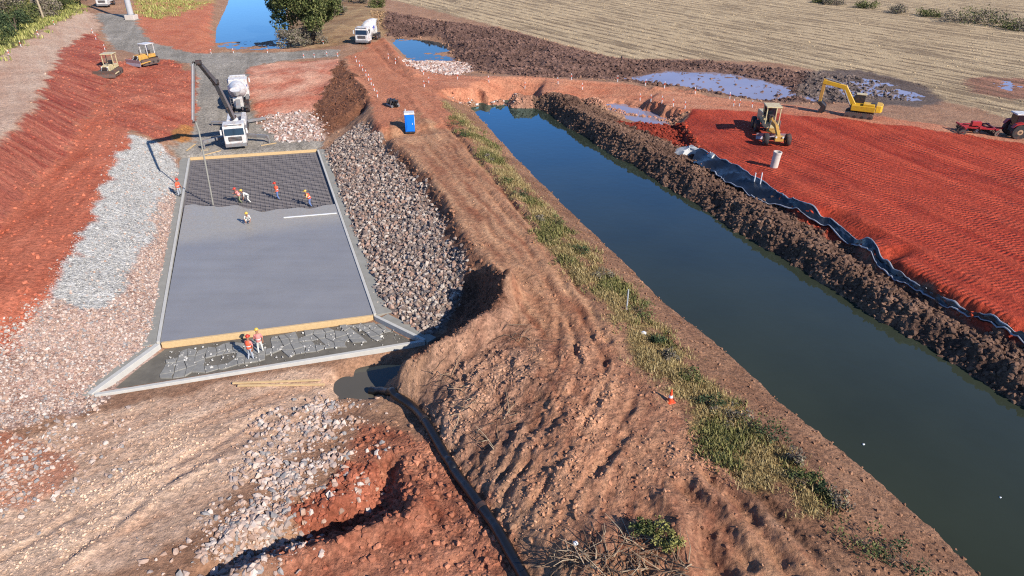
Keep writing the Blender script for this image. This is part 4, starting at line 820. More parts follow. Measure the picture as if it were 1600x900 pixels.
island_mat('far_grass', [(170, 168, 96), (146, 150, 80), (190, 182, 112)])
gm = R('grass')*vis
grass(gm**2*(.12+ramp(n_small-n_mid, -.3, .5)), 5000, 9, (.1, .34), 'dry_grass', 'dry_grass', 'dry yellow grass along the strip between dirt road and canal', 301)
grass(gm*ramp(n_mid+.5*n_big, .1, .5), 1500, 14, (.12, .42), 'green_weeds', 'green_grass', 'green weeds growing in clumps along the canal-side strip', 302, .25, 1.0, .026)
grass((R('verge')+.7*R('leftgrass'))*vis*(VY < 200), 4000, 8, (.3, .9), 'verge_grass', 'far_grass', 'yellow green grass beside the track and the far pond', 303, .4, .7, .09)

# ------------------------------------------------------------------ vehicles (front of each looks along -y)
def wheel(parent, c, r, w, rim='grey_steel', name='wheel'):
    t = MB().lathe([(r*.62, -w/2), (r*.92, -w/2), (r, -w*.32), (r, w*.32), (r*.92, w/2), (r*.62, w/2)], c, (1, 0, 0), 18).build(name, 'tyre_rubber', parent, 0, True)
    MB().lathe([(r*.6, -w*.42), (r*.35, -w*.5), (r*.15, -w*.53), (r*.15, w*.53), (r*.35, w*.5), (r*.6, w*.42)], c, (1, 0, 0), 14).build('rim', rim, t)
    return t
def cab(parent, y0, w=2.45, zb=.55, zt=2.95, ln=2.1, mat='white_paint'):
    """truck cab, its nose at y0"""
    c = MB().prism([(y0, zb), (y0+ln, zb), (y0+ln, zt), (y0+.42, zt), (y0+.16, zt-.35), (y0+.02, zb+1.15)], -w/2, w/2).build('cab', mat, parent, .05)
    MB().add([(-w*.45, y0-.015, zb+1.22), (w*.45, y0-.015, zb+1.22), (w*.44, y0+.115, zt-.42), (-w*.44, y0+.115, zt-.42), (-w*.45, y0+.06, zb+1.22), (w*.45, y0+.06, zb+1.22), (w*.44, y0+.19, zt-.42), (-w*.44, y0+.19, zt-.42)], [[0, 1, 2, 3], [4, 5, 6, 7], [0, 1, 5, 4], [2, 3, 7, 6], [0, 3, 7, 4], [1, 2, 6, 5]]).build('windscreen', 'dark_glass', parent)
    for s in (-1, 1):
        MB().box((s*(w/2+.005), y0+.9, zt-.72), (.03, .95, .72)).build('side_window', 'dark_glass', parent)
        MB().box((s*(w*.38), y0-.02, zb+.28), (.36, .1, .2)).build('headlight', 'lamp_glass', parent, .02)
        m = MB().box((s*(w/2+.22), y0+.02, zt-.75), (.2, .12, .62)).build('mirror', 'white_paint', parent, .02); MB().tube([(s*(w/2), y0+.1, zt-.5), (s*(w/2+.22), y0+.05, zt-.5)], .025, 6).build('mirror_arm', 'black_steel', m)
        MB().box((s*(w/2+.02), y0+1.45, zb+.85), (.05, .25, .05)).build('door_handle', 'black_steel', parent)
    g = MB().box((0, y0-.01, zb+.78), (w*.62, .06, .52)).build('grille', 'black_steel', parent, .02)
    for k in range(3): MB().box((0, y0-.05, zb+.62+.16*k), (w*.58, .03, .05)).build('grille_bar', 'grey_steel', g)
    MB().box((0, y0-.03, zb+.05), (w, .3, .42)).build('bumper', 'grey_steel', parent, .05)
    MB().box((0, y0+.3, zt+.06), (w*.86, .4, .1)).build('roof_visor', mat, parent, .03)
    return c
def truck_base(parent, length, rear_axles, w=2.4):
    MB().box((-.42, length/2+.3, .85), (.16, length-.6, .28)).build('chassis_rail', 'chassis_paint', parent); MB().box((.42, length/2+.3, .85), (.16, length-.6, .28)).build('chassis_rail', 'chassis_paint', parent)
    for y in [1.35]+rear_axles:
        for s in (-1, 1): wheel(parent, (s*(w/2-.2), y, .5), .5, .34 if y < 2 else .5)
    for y in rear_axles[:1]:
        for s in (-1, 1): MB().prism([(y-.65, .8), (y-.55, 1.1), (y+.7+1.25, 1.1), (y+.8+1.25, .8), (y+.75+1.25, .8), (y+.62+1.25, 1.05), (y-.5, 1.05), (y-.6, .8)], s*.65, s*1.22).build('mudguard', 'black_steel', parent)
    MB().box((-.95, 2.9, .75), (.5, 1.0, .5)).build('fuel_tank', 'grey_steel', parent, .05)
def mixer_truck(label, loc, rz, group, z_tilt=0.0):
    t = thing('mixer_truck', label, 'concrete mixer', loc, rz, group, (z_tilt, 0)); truck_base(t, 8.2, [5.6, 6.95]); cab(t, 0)
    axd = Vector((0, math.cos(math.radians(13)), math.sin(math.radians(13)))); c0 = Vector((0, 2.5, 1.95))
    dr = MB().lathe([(.35, 0), (.85, .15), (1.15, .7), (1.22, 1.6), (1.18, 2.7), (.9, 4.0), (.55, 5.1), (.5, 5.3)], c0, axd, 26).build('drum', 'white_paint', t, 0, True)
    for k, h in enumerate((1.2, 2.3)): MB().lathe([(1.225, h-.06), (1.25, h-.04), (1.25, h+.04), (1.225, h+.06)], c0, axd, 26).build('drum_ring', 'white_paint', dr)
    for s in (-1, 1): MB().box((s*1.16, 3.9, 2.5), (.12, .9, .5), 0, math.radians(13)).build('drum_mark', 'blue_decal', dr)
    MB().box((0, 2.45, 1.75), (1.2, .5, 1.5)).build('drum_pedestal', 'white_paint', t, .03)
    MB().prism([(6.9, .95), (7.5, .95), (7.6, 2.3), (7.3, 2.3)], -.6, .6).build('rear_pedestal', 'white_paint', t)
    MB().lathe([(.3, 0), (.7, .7), (.72, .75), (.5, .7)], (0, 7.95, 2.75), (0, .15, 1), 14).build('hopper', 'white_paint', t)
    MB().prism([(7.7, 1.95), (7.85, 2.1), (9.0, 1.35), (8.95, 1.2)], -.28, .28).build('chute', 'grey_steel', t)
    MB().tube([(.95, 7.5, .9), (.95, 7.6, 3.3)], .03, 6).build('ladder_rail', 'grey_steel', t); MB().tube([(.6, 7.5, .9), (.6, 7.6, 3.3)], .03, 6).build('ladder_rail', 'grey_steel', t)
    for k in range(6): MB().tube([(.6, 7.52+.02*k, 1.1+.36*k), (.95, 7.52+.02*k, 1.1+.36*k)], .02, 5).build('ladder_rung', 'grey_steel', t)
    return t
# heading of the slab axis: trucks on the ramp look down it towards the camera
AXR = math.atan2(-ax.y, -ax.x)+math.pi/2
pf = on_ground(371, 234, .2); PUMP_RZ = AXR-.04
pump = thing('concrete_pump_truck', 'white boom pump truck parked at the far end of the slab, outriggers spread', 'pump truck', pf, PUMP_RZ)
truck_base(pump, 10.5, [7.0, 8.35]); cab(pump, 0)
MB().box((0, 6.6, 1.2), (2.3, 7.4, .35)).build('deck', 'grey_steel', pump, .03)
for s in (-1, 1): MB().box((s*.85, 7.4, 1.75), (.55, 3.6, .75)).build('side_tank', 'white_paint', pump, .06)
tur = MB().lathe([(.75, 0), (.75, .5), (.55, .7), (.5, 1.5), (.3, 1.7)], (0, 3.3, 1.35), (0, 0, 1), 16).build('turret', 'white_paint', pump, 0, True)
MB().prism([(10.0, .7), (11.2, .8), (11.4, 1.6), (10.2, 1.7)], -.75, .75).build('hopper', 'grey_steel', pump, .04)
for s in (-1, 1):
    for y, yy, rr_ in ((3.0, 1.0, 3.4), (8.6, 9.6, 3.0)):
        l = MB().box((s*rr_/2+s*.3, (y+yy)/2, 1.0), (math.hypot(rr_, yy-y), .32, .34), math.atan2((yy-y)*s, rr_)).build('outrigger', 'grey_steel', pump, .03)
        MB().tube([(s*(rr_+.3), yy, 1.1), (s*(rr_+.3), yy, .12)], .12, 10).build('jack_leg', 'grey_steel', l); MB().box((s*(rr_+.3), yy, .07), (.8, .8, .12)).build('foot_pad', 'old_timber', l)
# boom in world space, then handed to the truck
pump_m = Matrix.Translation(pf) @ Matrix.Rotation(PUMP_RZ, 4, 'Z'); inv = pump_m.inverted()
tip = Vector(W(333, 320, .05)); K2 = Vector((tip.x+.35, tip.y-.2, 8.3)); K1 = Vector((-29.1, 65.5, 13.0)); T0 = pump_m @ Vector((0, 3.3, 3.0)); MID = lerp(T0, K1, .52)+Vector((0, 0, 1.1))
def arm(name, a, b, w, mat, parent):
    a, b = inv @ a, inv @ b; d = b-a; q = d.to_track_quat('Y', 'Z').to_matrix().to_4x4(); mb = MB(); mb.m = Matrix.Translation(a) @ q; L = d.length
    n = 5; hs = [w*(1.25-.5*i/n) for i in range(n+1)]
    for i in range(1): mb.prism([(0, -w*.4), (L*.1, -w*.75), (L, -w*.35), (L, w*.35), (L*.1, w*.6), (0, w*.4)], -w*.32, w*.32)
    o = mb.build(name, mat, parent, .02); mb2 = MB(); mb2.m = mb.m; mb2.tube([(w*.5, .2, w*.3), (w*.5, L-.2, w*.3)], .085, 8); mb2.build('delivery_pipe', 'grey_steel', o)
    mb3 = MB(); mb3.m = mb.m; mb3.tube([(0, L*.08, -w*.9), (0, L*.4, -w*.75)], .09, 8); mb3.build('hydraulic_ram', 'black_steel', o)
    for t_ in (.0, 1.0):
        mb4 = MB(); mb4.m = mb.m; mb4.lathe([(w*.5, -w*.5), (w*.5, w*.5)], (0, L*t_, 0), (1, 0, 0), 12); mb4.build('boom_joint', 'black_steel', o)
    return o
arm('boom_section', T0, MID, .62, 'grey_steel', pump); arm('boom_section', MID, K1, .5, 'chassis_paint', pump)
a2 = arm('boom_section', K1+Vector((-.45, 0, 0)), lerp(K1, K2, 1.0)+Vector((-.3, 0, 0)), .2, 'grey_steel', pump)
hs = [K2+Vector((-.1, 0, 0)), lerp(K2, tip, .1)+Vector((.02, 0, 0)), lerp(K2, tip, .45)+Vector((.05, -.03, 0)), lerp(K2, tip, .8)+Vector((.02, 0, 0)), tip]
MB().tube([inv @ p for p in hs], .075, 8).build('end_hose', 'edge_concrete', pump, 0, True)
# mixers
mp_ = pump_m @ Vector((.15, 20.6, 0)); mp_.z = gz(mp_.x, mp_.y)
mixer_truck('white concrete mixer backed up to the boom pump truck, cab facing away', mp_, PUMP_RZ+math.pi, 'concrete mixers', -.09)
mixer_truck('white concrete mixer driving along the red road beside the big tree', on_ground(566, 70, 3), math.radians(-8), 'concrete mixers')
tl = on_ground(161, 12, 4.4)
tk = thing('box_truck', 'white truck at the top edge above the grey haul road', 'truck', tl, math.radians(12)); truck_base(tk, 7.0, [5.2]); cab(tk, 0)
MB().box((0, 4.7, 2.2), (2.45, 4.6, 2.3)).build('cargo_box', 'white_paint', tk, .04)

def track(parent, x, y0, y1, r, w, name='track'):
    prof = []
    for k in range(9): a = math.pi/2+math.pi*k/8; prof.append((y0+r+r*math.cos(a)*1.0, r+r*math.sin(a)))
    for k in range(9): a = -math.pi/2+math.pi*k/8; prof.append((y1-r+r*math.cos(a), r+r*math.sin(a)))
    t = MB().prism(prof, x-w/2, x+w/2).build(name, 'track_steel', parent, .01)
    for k in range(int((y1-y0)/.24)):
        for z in (.0, 2*r): MB().box((x, y0+r+.24*k, z), (w*1.04, .06, .08)).build('track_shoe', 'track_steel', t) if y0+r+.24*k < y1-r else None
    for k in range(4): MB().lathe([(r*.45, -w*.55), (r*.45, w*.55)], (x, y0+r+(y1-y0-2*r)*k/3, r*.75), (1, 0, 0), 10).build('roller', 'black_steel', t)
    return t
def bulldozer(label, loc, rz, body, roof, blade_mat):
    t = thing('bulldozer', label, 'bulldozer', loc, rz, 'bulldozers on the red slope')
    for s in (-1, 1): track(t, s*.95, .2, 3.6, .42, .5)
    MB().prism([(.35, .55), (3.3, .55), (3.3, 1.35), (1.8, 1.35), (1.7, 1.6), (.4, 1.5)], -.55, .55).build('hood', body, t, .05)
    MB().box((0, 2.7, 1.2), (1.6, 1.3, .5)).build('cab_floor', body, t, .03); MB().box((0, 2.7, 1.6), (.55, .5, .7)).build('seat', 'black_steel', t, .05)
    for sx in (-.72, .72):
        for y in (1.95, 3.3): MB().box((sx, y, 2.1), (.1, .1, 1.6)).build('roof_post', roof, t)
    MB().box((0, 2.62, 2.95), (1.75, 1.7, .12)).build('canopy', roof, t, .03)
    MB().tube([(.25, .9, 1.5), (.25, .9, 2.25)], .05, 8).build('exhaust_pipe', 'black_steel', t); MB().box((0, .33, 1.0), (.9, .06, .8)).build('radiator_grille', 'black_steel', t)
    bl = MB().prism([(-.55, .05), (-.42, .02), (-.3, .5), (-.42, 1.0), (-.5, 1.0), (-.4, .5)], -1.55, 1.55).build('blade', blade_mat, t)
    for s in (-1, 1): MB().tube([(s*1.25, -.35, .35), (s*1.28, 1.7, .5)], .09, 8).build('push_arm', body, t); MB().tube([(s*.45, .35, 1.2), (s*.45, -.35, .7)], .06, 8).build('lift_ram', 'grey_steel', t)
    for s in (-1, 1): MB().lathe([(.1, 0), (.1, .08)], (s*.4, .32, 1.35), (0, -1, 0), 8).build('headlight', 'lamp_glass', t)
    MB().box((0, 3.75, .75), (1.2, .3, .3)).build('ripper_bar', 'black_steel', t)
    for s in (-.4, 0, .4): MB().prism([(3.85, .8), (4.0, .8), (4.05, .1), (3.95, .05)], s-.05, s+.05).build('ripper_tooth', 'black_steel', t)
    return t
bulldozer('cream bulldozer with pale canopy, lower of the two machines on the red slope', on_ground(166, 121, 3.2), math.radians(6), 'cream_paint', 'cream_paint', 'track_steel')
bulldozer('yellow bulldozer with white canopy and shiny blade beside the grey road', on_ground(213, 103, 3.2), math.radians(-24), 'ochre_paint', 'white_paint', 'blade_steel')

# excavator
ex = thing('excavator', 'yellow crawler excavator with raised boom at the edge of the muddy field', 'excavator', on_ground(1341, 183, 3), math.radians(-118)); ex.scale = (.86, .86, .86)
for s in (-1, 1): track(ex, s*1.15, -1.9, 1.9, .45, .55)
MB().box((0, 0, .75), (1.8, 1.6, .4)).build('undercarriage', 'black_steel', ex, .03); MB().lathe([(.65, 0), (.65, .2)], (0, 0, .93), (0, 0, 1), 18).build('slew_ring', 'black_steel', ex)
up_ = MB().box((0, .35, 1.5), (2.7, 3.1, .75)).build('upper_body', 'yellow_paint', ex, .05)
MB().plan([(-1.35, 1.95), (1.35, 1.95), (1.2, 2.6), (.5, 2.8), (-.5, 2.8), (-1.2, 2.6)], 1.15, 2.1).build('counterweight', 'yellow_paint', ex, .05)
MB().box((.55, 1.0, 2.0), (1.4, 1.5, .35)).build('engine_cover', 'yellow_paint', ex, .05); MB().box((.45, 1.5, 2.2), (.6, .5, .1)).build('engine_grille', 'black_steel', ex)
cb = MB().prism([(-1.35, 1.2), (.35, 1.2), (.35, 3.0), (-.95, 3.0), (-1.3, 2.3)], -1.4, -.42).build('operator_cab', 'black_steel', ex, .04)
MB().box((-.91, -.25, 3.04), (1.05, 1.35, .1)).build('cab_roof', 'cream_paint', cb, .02); MB().box((-1.42, -.35, 2.3), (.03, 1.1, 1.0)).build('side_window', 'dark_glass', cb)
for y in (-1.25, .3): MB().box((-1.4, y, 2.1), (.08, .08, 1.75)).build('cab_post', 'cream_paint', cb)
def bar(mb, a, b, w, h): 
    a, b = Vector(a), Vector(b); d = b-a; mb.m = Matrix.Translation(a) @ d.to_track_quat('Y', 'Z').to_matrix().to_4x4(); mb.prism([(0, -h/2), (d.length, -h/2), (d.length, h/2), (0, h/2)], -w/2, w/2); mb.m = Matrix(); return mb
mb = MB(); bar(mb, (.25, -.9, 1.5), (.25, -2.7, 4.1), .45, .7); bar(mb, (.25, -2.55, 4.0), (.25, -5.6, 4.5), .42, .55); mb.build('boom', 'yellow_paint', ex, .03)
mb = MB(); bar(mb, (.25, -5.35, 4.9), (.25, -5.5, 1.6), .35, .45); mb.build('stick', 'ochre_paint', ex, .03)
MB().tube([(.25, -3.2, 4.5), (.25, -5.3, 4.95)], .1, 8).build('stick_ram', 'grey_steel', ex)
for s in (-.15, .65): MB().tube([(s, -1.2, 1.3), (s, -2.6, 3.7)], .09, 8).build('boom_ram', 'grey_steel', ex)
bk = MB().prism([(-5.9, 1.7), (-5.2, 1.75), (-4.5, 1.2), (-4.5, .5), (-4.9, .1), (-5.6, .1), (-5.3, .6), (-5.2, 1.1)], -.35, .85).build('bucket', 'black_steel', ex, .02)
for k in range(4): MB().box((-.2+.3*k, -5.72, .1), (.1, .3, .08)).build('bucket_tooth', 'grey_steel', bk)

# motor grader, seen from its front wheels
gr = thing('motor_grader', 'ochre motor grader with open cream cab standing on the red clay', 'grader', on_ground(1212, 227, 3), math.radians(-6))
for s in (-1, 1): wheel(gr, (s*1.15, 0, .65), .65, .45, 'ochre_paint')
for y in (5.2, 6.8):
    for s in (-1, 1): wheel(gr, (s*1.05, y, .65), .65, .45, 'ochre_paint')
MB().box((0, 0, .75), (1.9, .25, .25)).build('front_axle', 'black_steel', gr, .02); mb = MB(); bar(mb, (0, -.6, 1.0), (0, 1.2, 1.75), .35, .42); bar(mb, (0, 1.1, 1.75), (0, 3.8, 1.7), .35, .42); mb.build('main_beam', 'ochre_paint', gr, .03)
MB().box((0, -.7, .95), (.9, .35, .6)).build('front_weight', 'ochre_paint', gr, .04)
MB().prism([(4.9, .8), (8.0, .8), (8.0, 1.9), (4.9, 2.1)], -.55, .55).build('engine_hood', 'cream_paint', gr, .05)
MB().box((0, 3.9, 1.2), (1.4, 1.6, .5)).build('cab_floor', 'cream_paint', gr, .03)
for sx in (-.72, .72):
    for y in (3.1, 4.7): MB().box((sx, y, 2.3), (.1, .1, 1.9)).build('cab_post', 'cream_paint', gr)
MB().box((0, 3.9, 3.3), (1.7, 1.9, .14)).build('cab_roof', 'cream_paint', gr, .03); MB().box((0, 4.1, 1.8), (.6, .5, .9)).build('seat', 'black_steel', gr, .05); MB().box((0, 4.68, 2.5), (1.35, .04, 1.3)).build('rear_window', 'dark_glass', gr)
MB().tube([(0, 3.0, 1.5), (0, 3.25, 2.2)], .06, 8).build('steering_column', 'ochre_paint', gr); MB().lathe([(.25, 0), (.25, .05)], (0, 3.25, 2.2), (0, .5, 1), 12).build('steering_wheel', 'black_steel', gr)
MB().prism([(1.75, .1), (1.9, .08), (2.0, .4), (1.9, .75), (1.82, .75), (1.9, .4)], -1.75, 1.75).build('blade', 'blade_steel', gr); MB().lathe([(.75, 0), (.75, .12)], (0, 2.0, .95), (0, 0, 1), 18).build('turning_circle', 'ochre_paint', gr)
for s in (-1, 1): MB().tube([(s*.55, 2.0, .95), (s*.5, 1.7, 2.2)], .06, 8).build('lift_ram', 'grey_steel', gr); MB().lathe([(.1, 0), (.1, .08)], (s*.35, -.9, 1.15), (0, -1, 0), 8).build('headlight', 'lamp_glass', gr)

# tractor and disc harrow at the right edge
tp = on_ground(1583, 214, 3.1)
tr = thing('farm_tractor', 'tractor with dark blue cab and big tan rimmed wheels at the right edge', 'tractor', tp, math.radians(82))
for s in (-1, 1): wheel(tr, (s*.95, .1, .85), .85, .55, 'rim_paint'); wheel(tr, (s*.85, -2.5, .55), .55, .35, 'rim_paint')
MB().prism([(-3.1, .8), (-.8, .8), (-.8, 1.65), (-3.0, 1.5)], -.4, .4).build('hood', 'red_paint', tr, .05); MB().box((0, -.1, 1.0), (.8, 1.6, .6)).build('transmission', 'black_steel', tr, .03)
tc_ = MB().prism([(-.9, 1.1), (.6, 1.2), (.55, 2.6), (-.6, 2.6)], -.7, .7).build('operator_cab', 'dark_glass', tr, .04); MB().box((0, 0, 2.68), (1.6, 1.6, .16)).build('cab_roof', 'white_paint', tc_, .05)
for s in (-1, 1): MB().prism([(-.75, 1.2), (-.5, 1.7), (.1, 1.9), (.7, 1.75), (1.0, 1.3), (.7, 1.6), (.1, 1.75), (-.5, 1.55)], s*.7, s*1.25).build('mudguard', 'red_paint', tr)
MB().tube([(.3, -2.2, 1.55), (.3, -2.2, 2.4)], .04, 8).build('exhaust_pipe', 'black_steel', tr)
hp = on_ground(1522, 207, 3.1)
hw = thing('disc_harrow', 'red trailed disc harrow hitched behind the tractor', 'harrow', hp, math.radians(82))
mb = MB()
for s in (-1, 1):
    bar(mb, (s*1.2, -1.9, .75), (s*.6, 1.7, .75), .14, .16); bar(mb, (-1.3, -1.6*s, .75), (1.3, -1.6*s, .75), .14, .16)
bar(mb, (0, -3.4, .6), (0, 1.6, .75), .16, .18); bar(mb, (-1.1, 0, .8), (1.1, 0, .8), .14, .16); mb.build('frame', 'red_paint', hw)
for s in (-1, 1): wheel(hw, (s*.55, .1, .42), .42, .25, 'pale_edge')
for g, (y, a) in enumerate(((-1.4, .25), (1.5, -.25))):
    gg = MB().tube([(-1.5, y-1.5*math.tan(a), .34), (1.5, y+1.5*math.tan(a), .34)], .05, 6).build('disc_gang', 'red_paint', hw)
    for k in range(10):
        x = -1.4+.31*k; MB().lathe([(.33, 0), (.25, .04), (.08, .07)], (x, y+x*math.tan(a), .34), (math.cos(a), math.sin(a), 0), 12).build('disc', 'track_steel', gg)
MB().box((0, .1, 1.05), (.5, 1.0, .5)).build('hydraulic_box', 'red_paint', hw, .03)

# ------------------------------------------------------------------ small site objects
to = thing('portable_toilet', 'bright blue portable toilet with white roof standing on the dirt road', 'portable toilet', on_ground(641, 206, 3), math.radians(10))
MB().box((0, 0, .08), (1.15, 1.15, .16)).build('base', 'black_steel', to); MB().box((0, 0, 1.15), (1.1, 1.1, 2.0)).build('cabin', 'blue_plastic', to, .03)
MB().prism([(-.6, 2.15), (.6, 2.15), (.5, 2.36), (-.5, 2.36)], -.6, .6).build('roof', 'white_paint', to, .04)
dr_ = MB().box((0, -.565, 1.12), (.8, .05, 1.8)).build('door', 'blue_plastic', to, .015); MB().box((.3, -.61, 1.1), (.06, .05, .2)).build('handle', 'white_paint', dr_); MB().box((0, -.595, 1.6), (.55, .02, .5)).build('door_panel', 'blue_plastic', dr_); MB().box((0, -.595, .7), (.55, .02, .6)).build('door_panel', 'blue_plastic', dr_)
MB().box((.58, .1, 1.3), (.06, .5, 1.0)).build('side_vent', 'white_paint', to, .01); MB().tube([(-.4, .45, 2.2), (-.4, .45, 2.6)], .05, 8).build('vent_pipe', 'white_paint', to)
bp_ = thing('pipe_bundle', 'dark bundle of short black pipes lying behind the blue portable toilet', 'pipes', on_ground(613, 166, 3), math.radians(35))
for i, (x, z) in enumerate(((-.36, .16), (-.04, .16), (.28, .16), (.58, .16), (-.2, .42), (.12, .42), (.44, .42), (-.04, .68), (.28, .68))):
    l = .75+.1*((i*7) % 3); MB().lathe([(.1, -l), (.155, -l), (.155, l), (.1, l), (.1, -l)], (x, .05*((i*5) % 3), z), (0, 1, 0), 10).build('pipe', 'black_plastic' if i % 3 else 'grey_steel', bp_)
for y in (-.4, .4): MB().box((.12, y, .43), (1.2, .05, .86)).build('strap', 'black_steel', bp_)
pp = on_ground(1209, 261, 3)
o = MB().lathe([(.3, 0), (.38, 0), (.38, 1.45), (.42, 1.48), (.42, 1.65), (.32, 1.65), (.3, 1.5), (.3, 0)], (0, 0, -.05), (0, 0, 1), 20).build('concrete_pipe', 'base_concrete', None, 0, True); o.location = pp; o.rotation_euler = (.05, .06, 0); tag(o, 'pale concrete pipe standing upright on the red clay in front of the grader', 'pipe')
cn = thing('traffic_cone', 'orange traffic cone on the dirt road beside the green weeds', 'cone', on_ground(1047, 628, 2.9), .4)
MB().box((0, 0, .03), (.44, .44, .06)).build('base', 'orange_plastic', cn, .01); MB().lathe([(.17, .05), (.12, .3), (.115, .32)], n=14).build('lower_body', 'orange_plastic', cn); MB().lathe([(.117, .32), (.088, .47)], n=14).build('reflective_band', 'bag_white', cn); MB().lathe([(.088, .47), (.04, .8), (.03, .82)], n=14).build('upper_body', 'orange_plastic', cn)

ORD = ('first second third fourth fifth sixth seventh eighth ninth tenth eleventh twelfth thirteenth fourteenth fifteenth sixteenth seventeenth eighteenth nineteenth twentieth twenty-first twenty-second twenty-third twenty-fourth').split()
def marker(label, loc, h, group, first=[None]):
    t = thing('marker_post', label, 'post', loc, random.uniform(0, 6), group, (random.uniform(-.08, .08), random.uniform(-.08, .08)))
    if first[0] is None:
        first[0] = [MB().lathe([(.05, -.1), (.045, 1.0)], n=8).build('post', 'bag_white', t), MB().lathe([(.054, .45), (.052, .75)], n=8).build('orange_band', 'orange_plastic', t)]
    else:
        for p in first[0]:
            c = p.copy(); COL.objects.link(c); c.parent = t
    t.scale = (1, 1, h); return t
for k, (x, y) in enumerate(((557, 97), (562, 104), (567, 111), (572, 119), (576, 126), (580, 133), (585, 142), (590, 152))): marker(ORD[k]+' marker post from the far end of the close row along the brown slope', on_ground(x, y, 3.2), .95, 'posts along the brown slope')
for k, (x, y) in enumerate(((475, 91), (491, 90), (511, 88), (528, 89))): marker(ORD[k]+' marker post from the left between the grey road and the pale mound', on_ground(x, y, 3.0), .8, 'posts above the pale mound')
for k, (x, y) in enumerate(((418, 83), (505, 69), (330, 84), (365, 83))): marker(('third', 'fourth', 'first', 'second')[k]+' marker post from the left on the berm before the far blue pond', on_ground(x, y, 3.3), .8, 'posts along the pond berm')
for k, (x, y) in enumerate(((607, 92), (618, 100), (662, 117), (663, 136), (670, 130))): marker(ORD[k]+' farthest marker post by the road junction near the small pond', on_ground(x, y, 3.1), .9, 'posts at the junction')
for k, (x, y) in enumerate(sorted(((715, 124), (764, 130), (820, 138), (872, 131), (910, 140), (893, 125), (965, 128), (1008, 134), (1038, 138), (1086, 147), (1000, 157), (1017, 159), (1034, 161), (1052, 166), (1070, 170), (1140, 155), (1146, 166), (1155, 166), (1175, 168)))): marker(ORD[k]+' marker post from the left along the crossing road beyond the canal', on_ground(x, y, 3.0), .95, 'posts along the crossing road')
for k, (x, y) in enumerate(((164, 78), (150, 62), (145, 52), (85, 39), (60, 55), (33, 73), (15, 88))): marker(ORD[k]+' marker post from the right beside the pale dirt track, upper left', on_ground(x, y, 4.5), .9, 'posts along the pale track')
st_ = MB().lathe([(.05, -.1), (.045, 1.55)], n=8).build('stake', 'pole_concrete', None); st_.location = on_ground(979, 484, 2.9); tag(st_, 'thin pale stake standing in the dry grass near the canal', 'stake')
for k, (x, y) in enumerate(((1177, 292), (1187, 292))):
    o = MB().lathe([(.06, -.1), (.055, 1.4)], n=8).build('stake', 'bag_white', None); o.location = on_ground(x, y, 2.6); tag(o, ['left of two white stakes beside the black membrane', 'right of two white stakes beside the black membrane'][k], 'stake')
def lump(name, loc, s, mat, label, cat):
    v = stone_shapes(1, (.5, .7), hash(label) % 99 if False else len(label), .2)[0]; me = fast_mesh(name, v*s, ICO_F); me.materials.append(M[mat]); o = bpy.data.objects.new(name, me); COL.objects.link(o); o.location = loc; return tag(o, label, cat)
g_ = on_ground(1004, 522, 2.9); lump('plastic_bag', g_+Vector((0, 0, .1)), .2, 'bag_white', 'crumpled white plastic bag lying in the weeds by the canal', 'bag')
for px, py, s, lb in ((1349, 694, .08, 'white scrap floating in the dark canal, nearest the left bank'), (1563, 777, .06, 'small pale scrap floating in the canal at the lower right')): lump('floating_litter', Vector(W(px, py, Z_CANAL+.02)), s, 'bag_white', lb, 'litter')
g_ = on_ground(899, 852, 2.2); lump('white_stone', g_+Vector((0, 0, .1)), .16, 'bag_white', 'small whitish stone beside the brushwood at the bottom', 'stone')

for k, (x0, y0, x1, y1) in enumerate(((318, 243, 345, 236), (408, 228, 432, 224), (292, 236, 305, 226))):
    a, b = on_ground(x0, y0, .2), on_ground(x1, y1, .2); d = b-a; o = MB().box((0, 0, .06), (d.length, .2, .06)).build('timber_offcut', 'timber', None, .006); o.location = (a+b)/2; o.rotation_euler = (0, -math.asin(d.z/d.length), math.atan2(d.y, d.x))
    tag(o, ('pale timber offcut lying in front of the pump truck, left side', 'pale timber offcut lying right of the pump truck cab', 'pale timber offcut by the far left corner of the slab')[k], 'timber')
# flexible discharge pipe
hp_ = [(578, 610), (600, 614), (622, 624), (645, 640), (666, 664), (688, 702), (713, 744), (740, 780), (764, 813), (785, 846), (802, 877), (820, 908), (850, 960), (880, 1010)]
pts = []
for k, (x, y) in enumerate(hp_):
    p = on_ground(x, y, .4); p.z += .2
    if k < 2: p = Vector(W(x, y, Z_SUMP+.1+.15*k))
    pts.append(p)
sm = []
for i in range(len(pts)-1):
    p0, p1, p2, p3 = pts[max(i-1, 0)], pts[i], pts[i+1], pts[min(i+2, len(pts)-1)]; n = max(2, int((p2-p1).length/.12))
    for j in range(n):
        t = j/n; sm.append(.5*((2*p1)+(-p0+p2)*t+(2*p0-5*p1+4*p2-p3)*t*t+(-p0+3*p1-3*p2+p3)*t**3))
for _ in range(6):
    for i in range(1, len(sm)-1): sm[i] = Vector((sm[i].x, sm[i].y, (sm[i-1].z+2*sm[i].z+sm[i+1].z)/4))
for p in sm: p.z = max(p.z, gz(p.x, p.y)+.14) if p.y < 37 else p.z
ho = thing('discharge_hose', 'thick black ribbed hose snaking from the sump pool to the bottom edge', 'hose')
MB().tube(sm, [.25+(.012 if i % 2 else 0) for i in range(len(sm))], 14).build('hose', 'black_plastic', ho, 0, True)
for t in (.28, .62, .86):
    i = int(t*len(sm)); MB().tube([sm[i-1], sm[i+1]], .285, 14).build('coupling', 'black_steel', ho, 0, True)

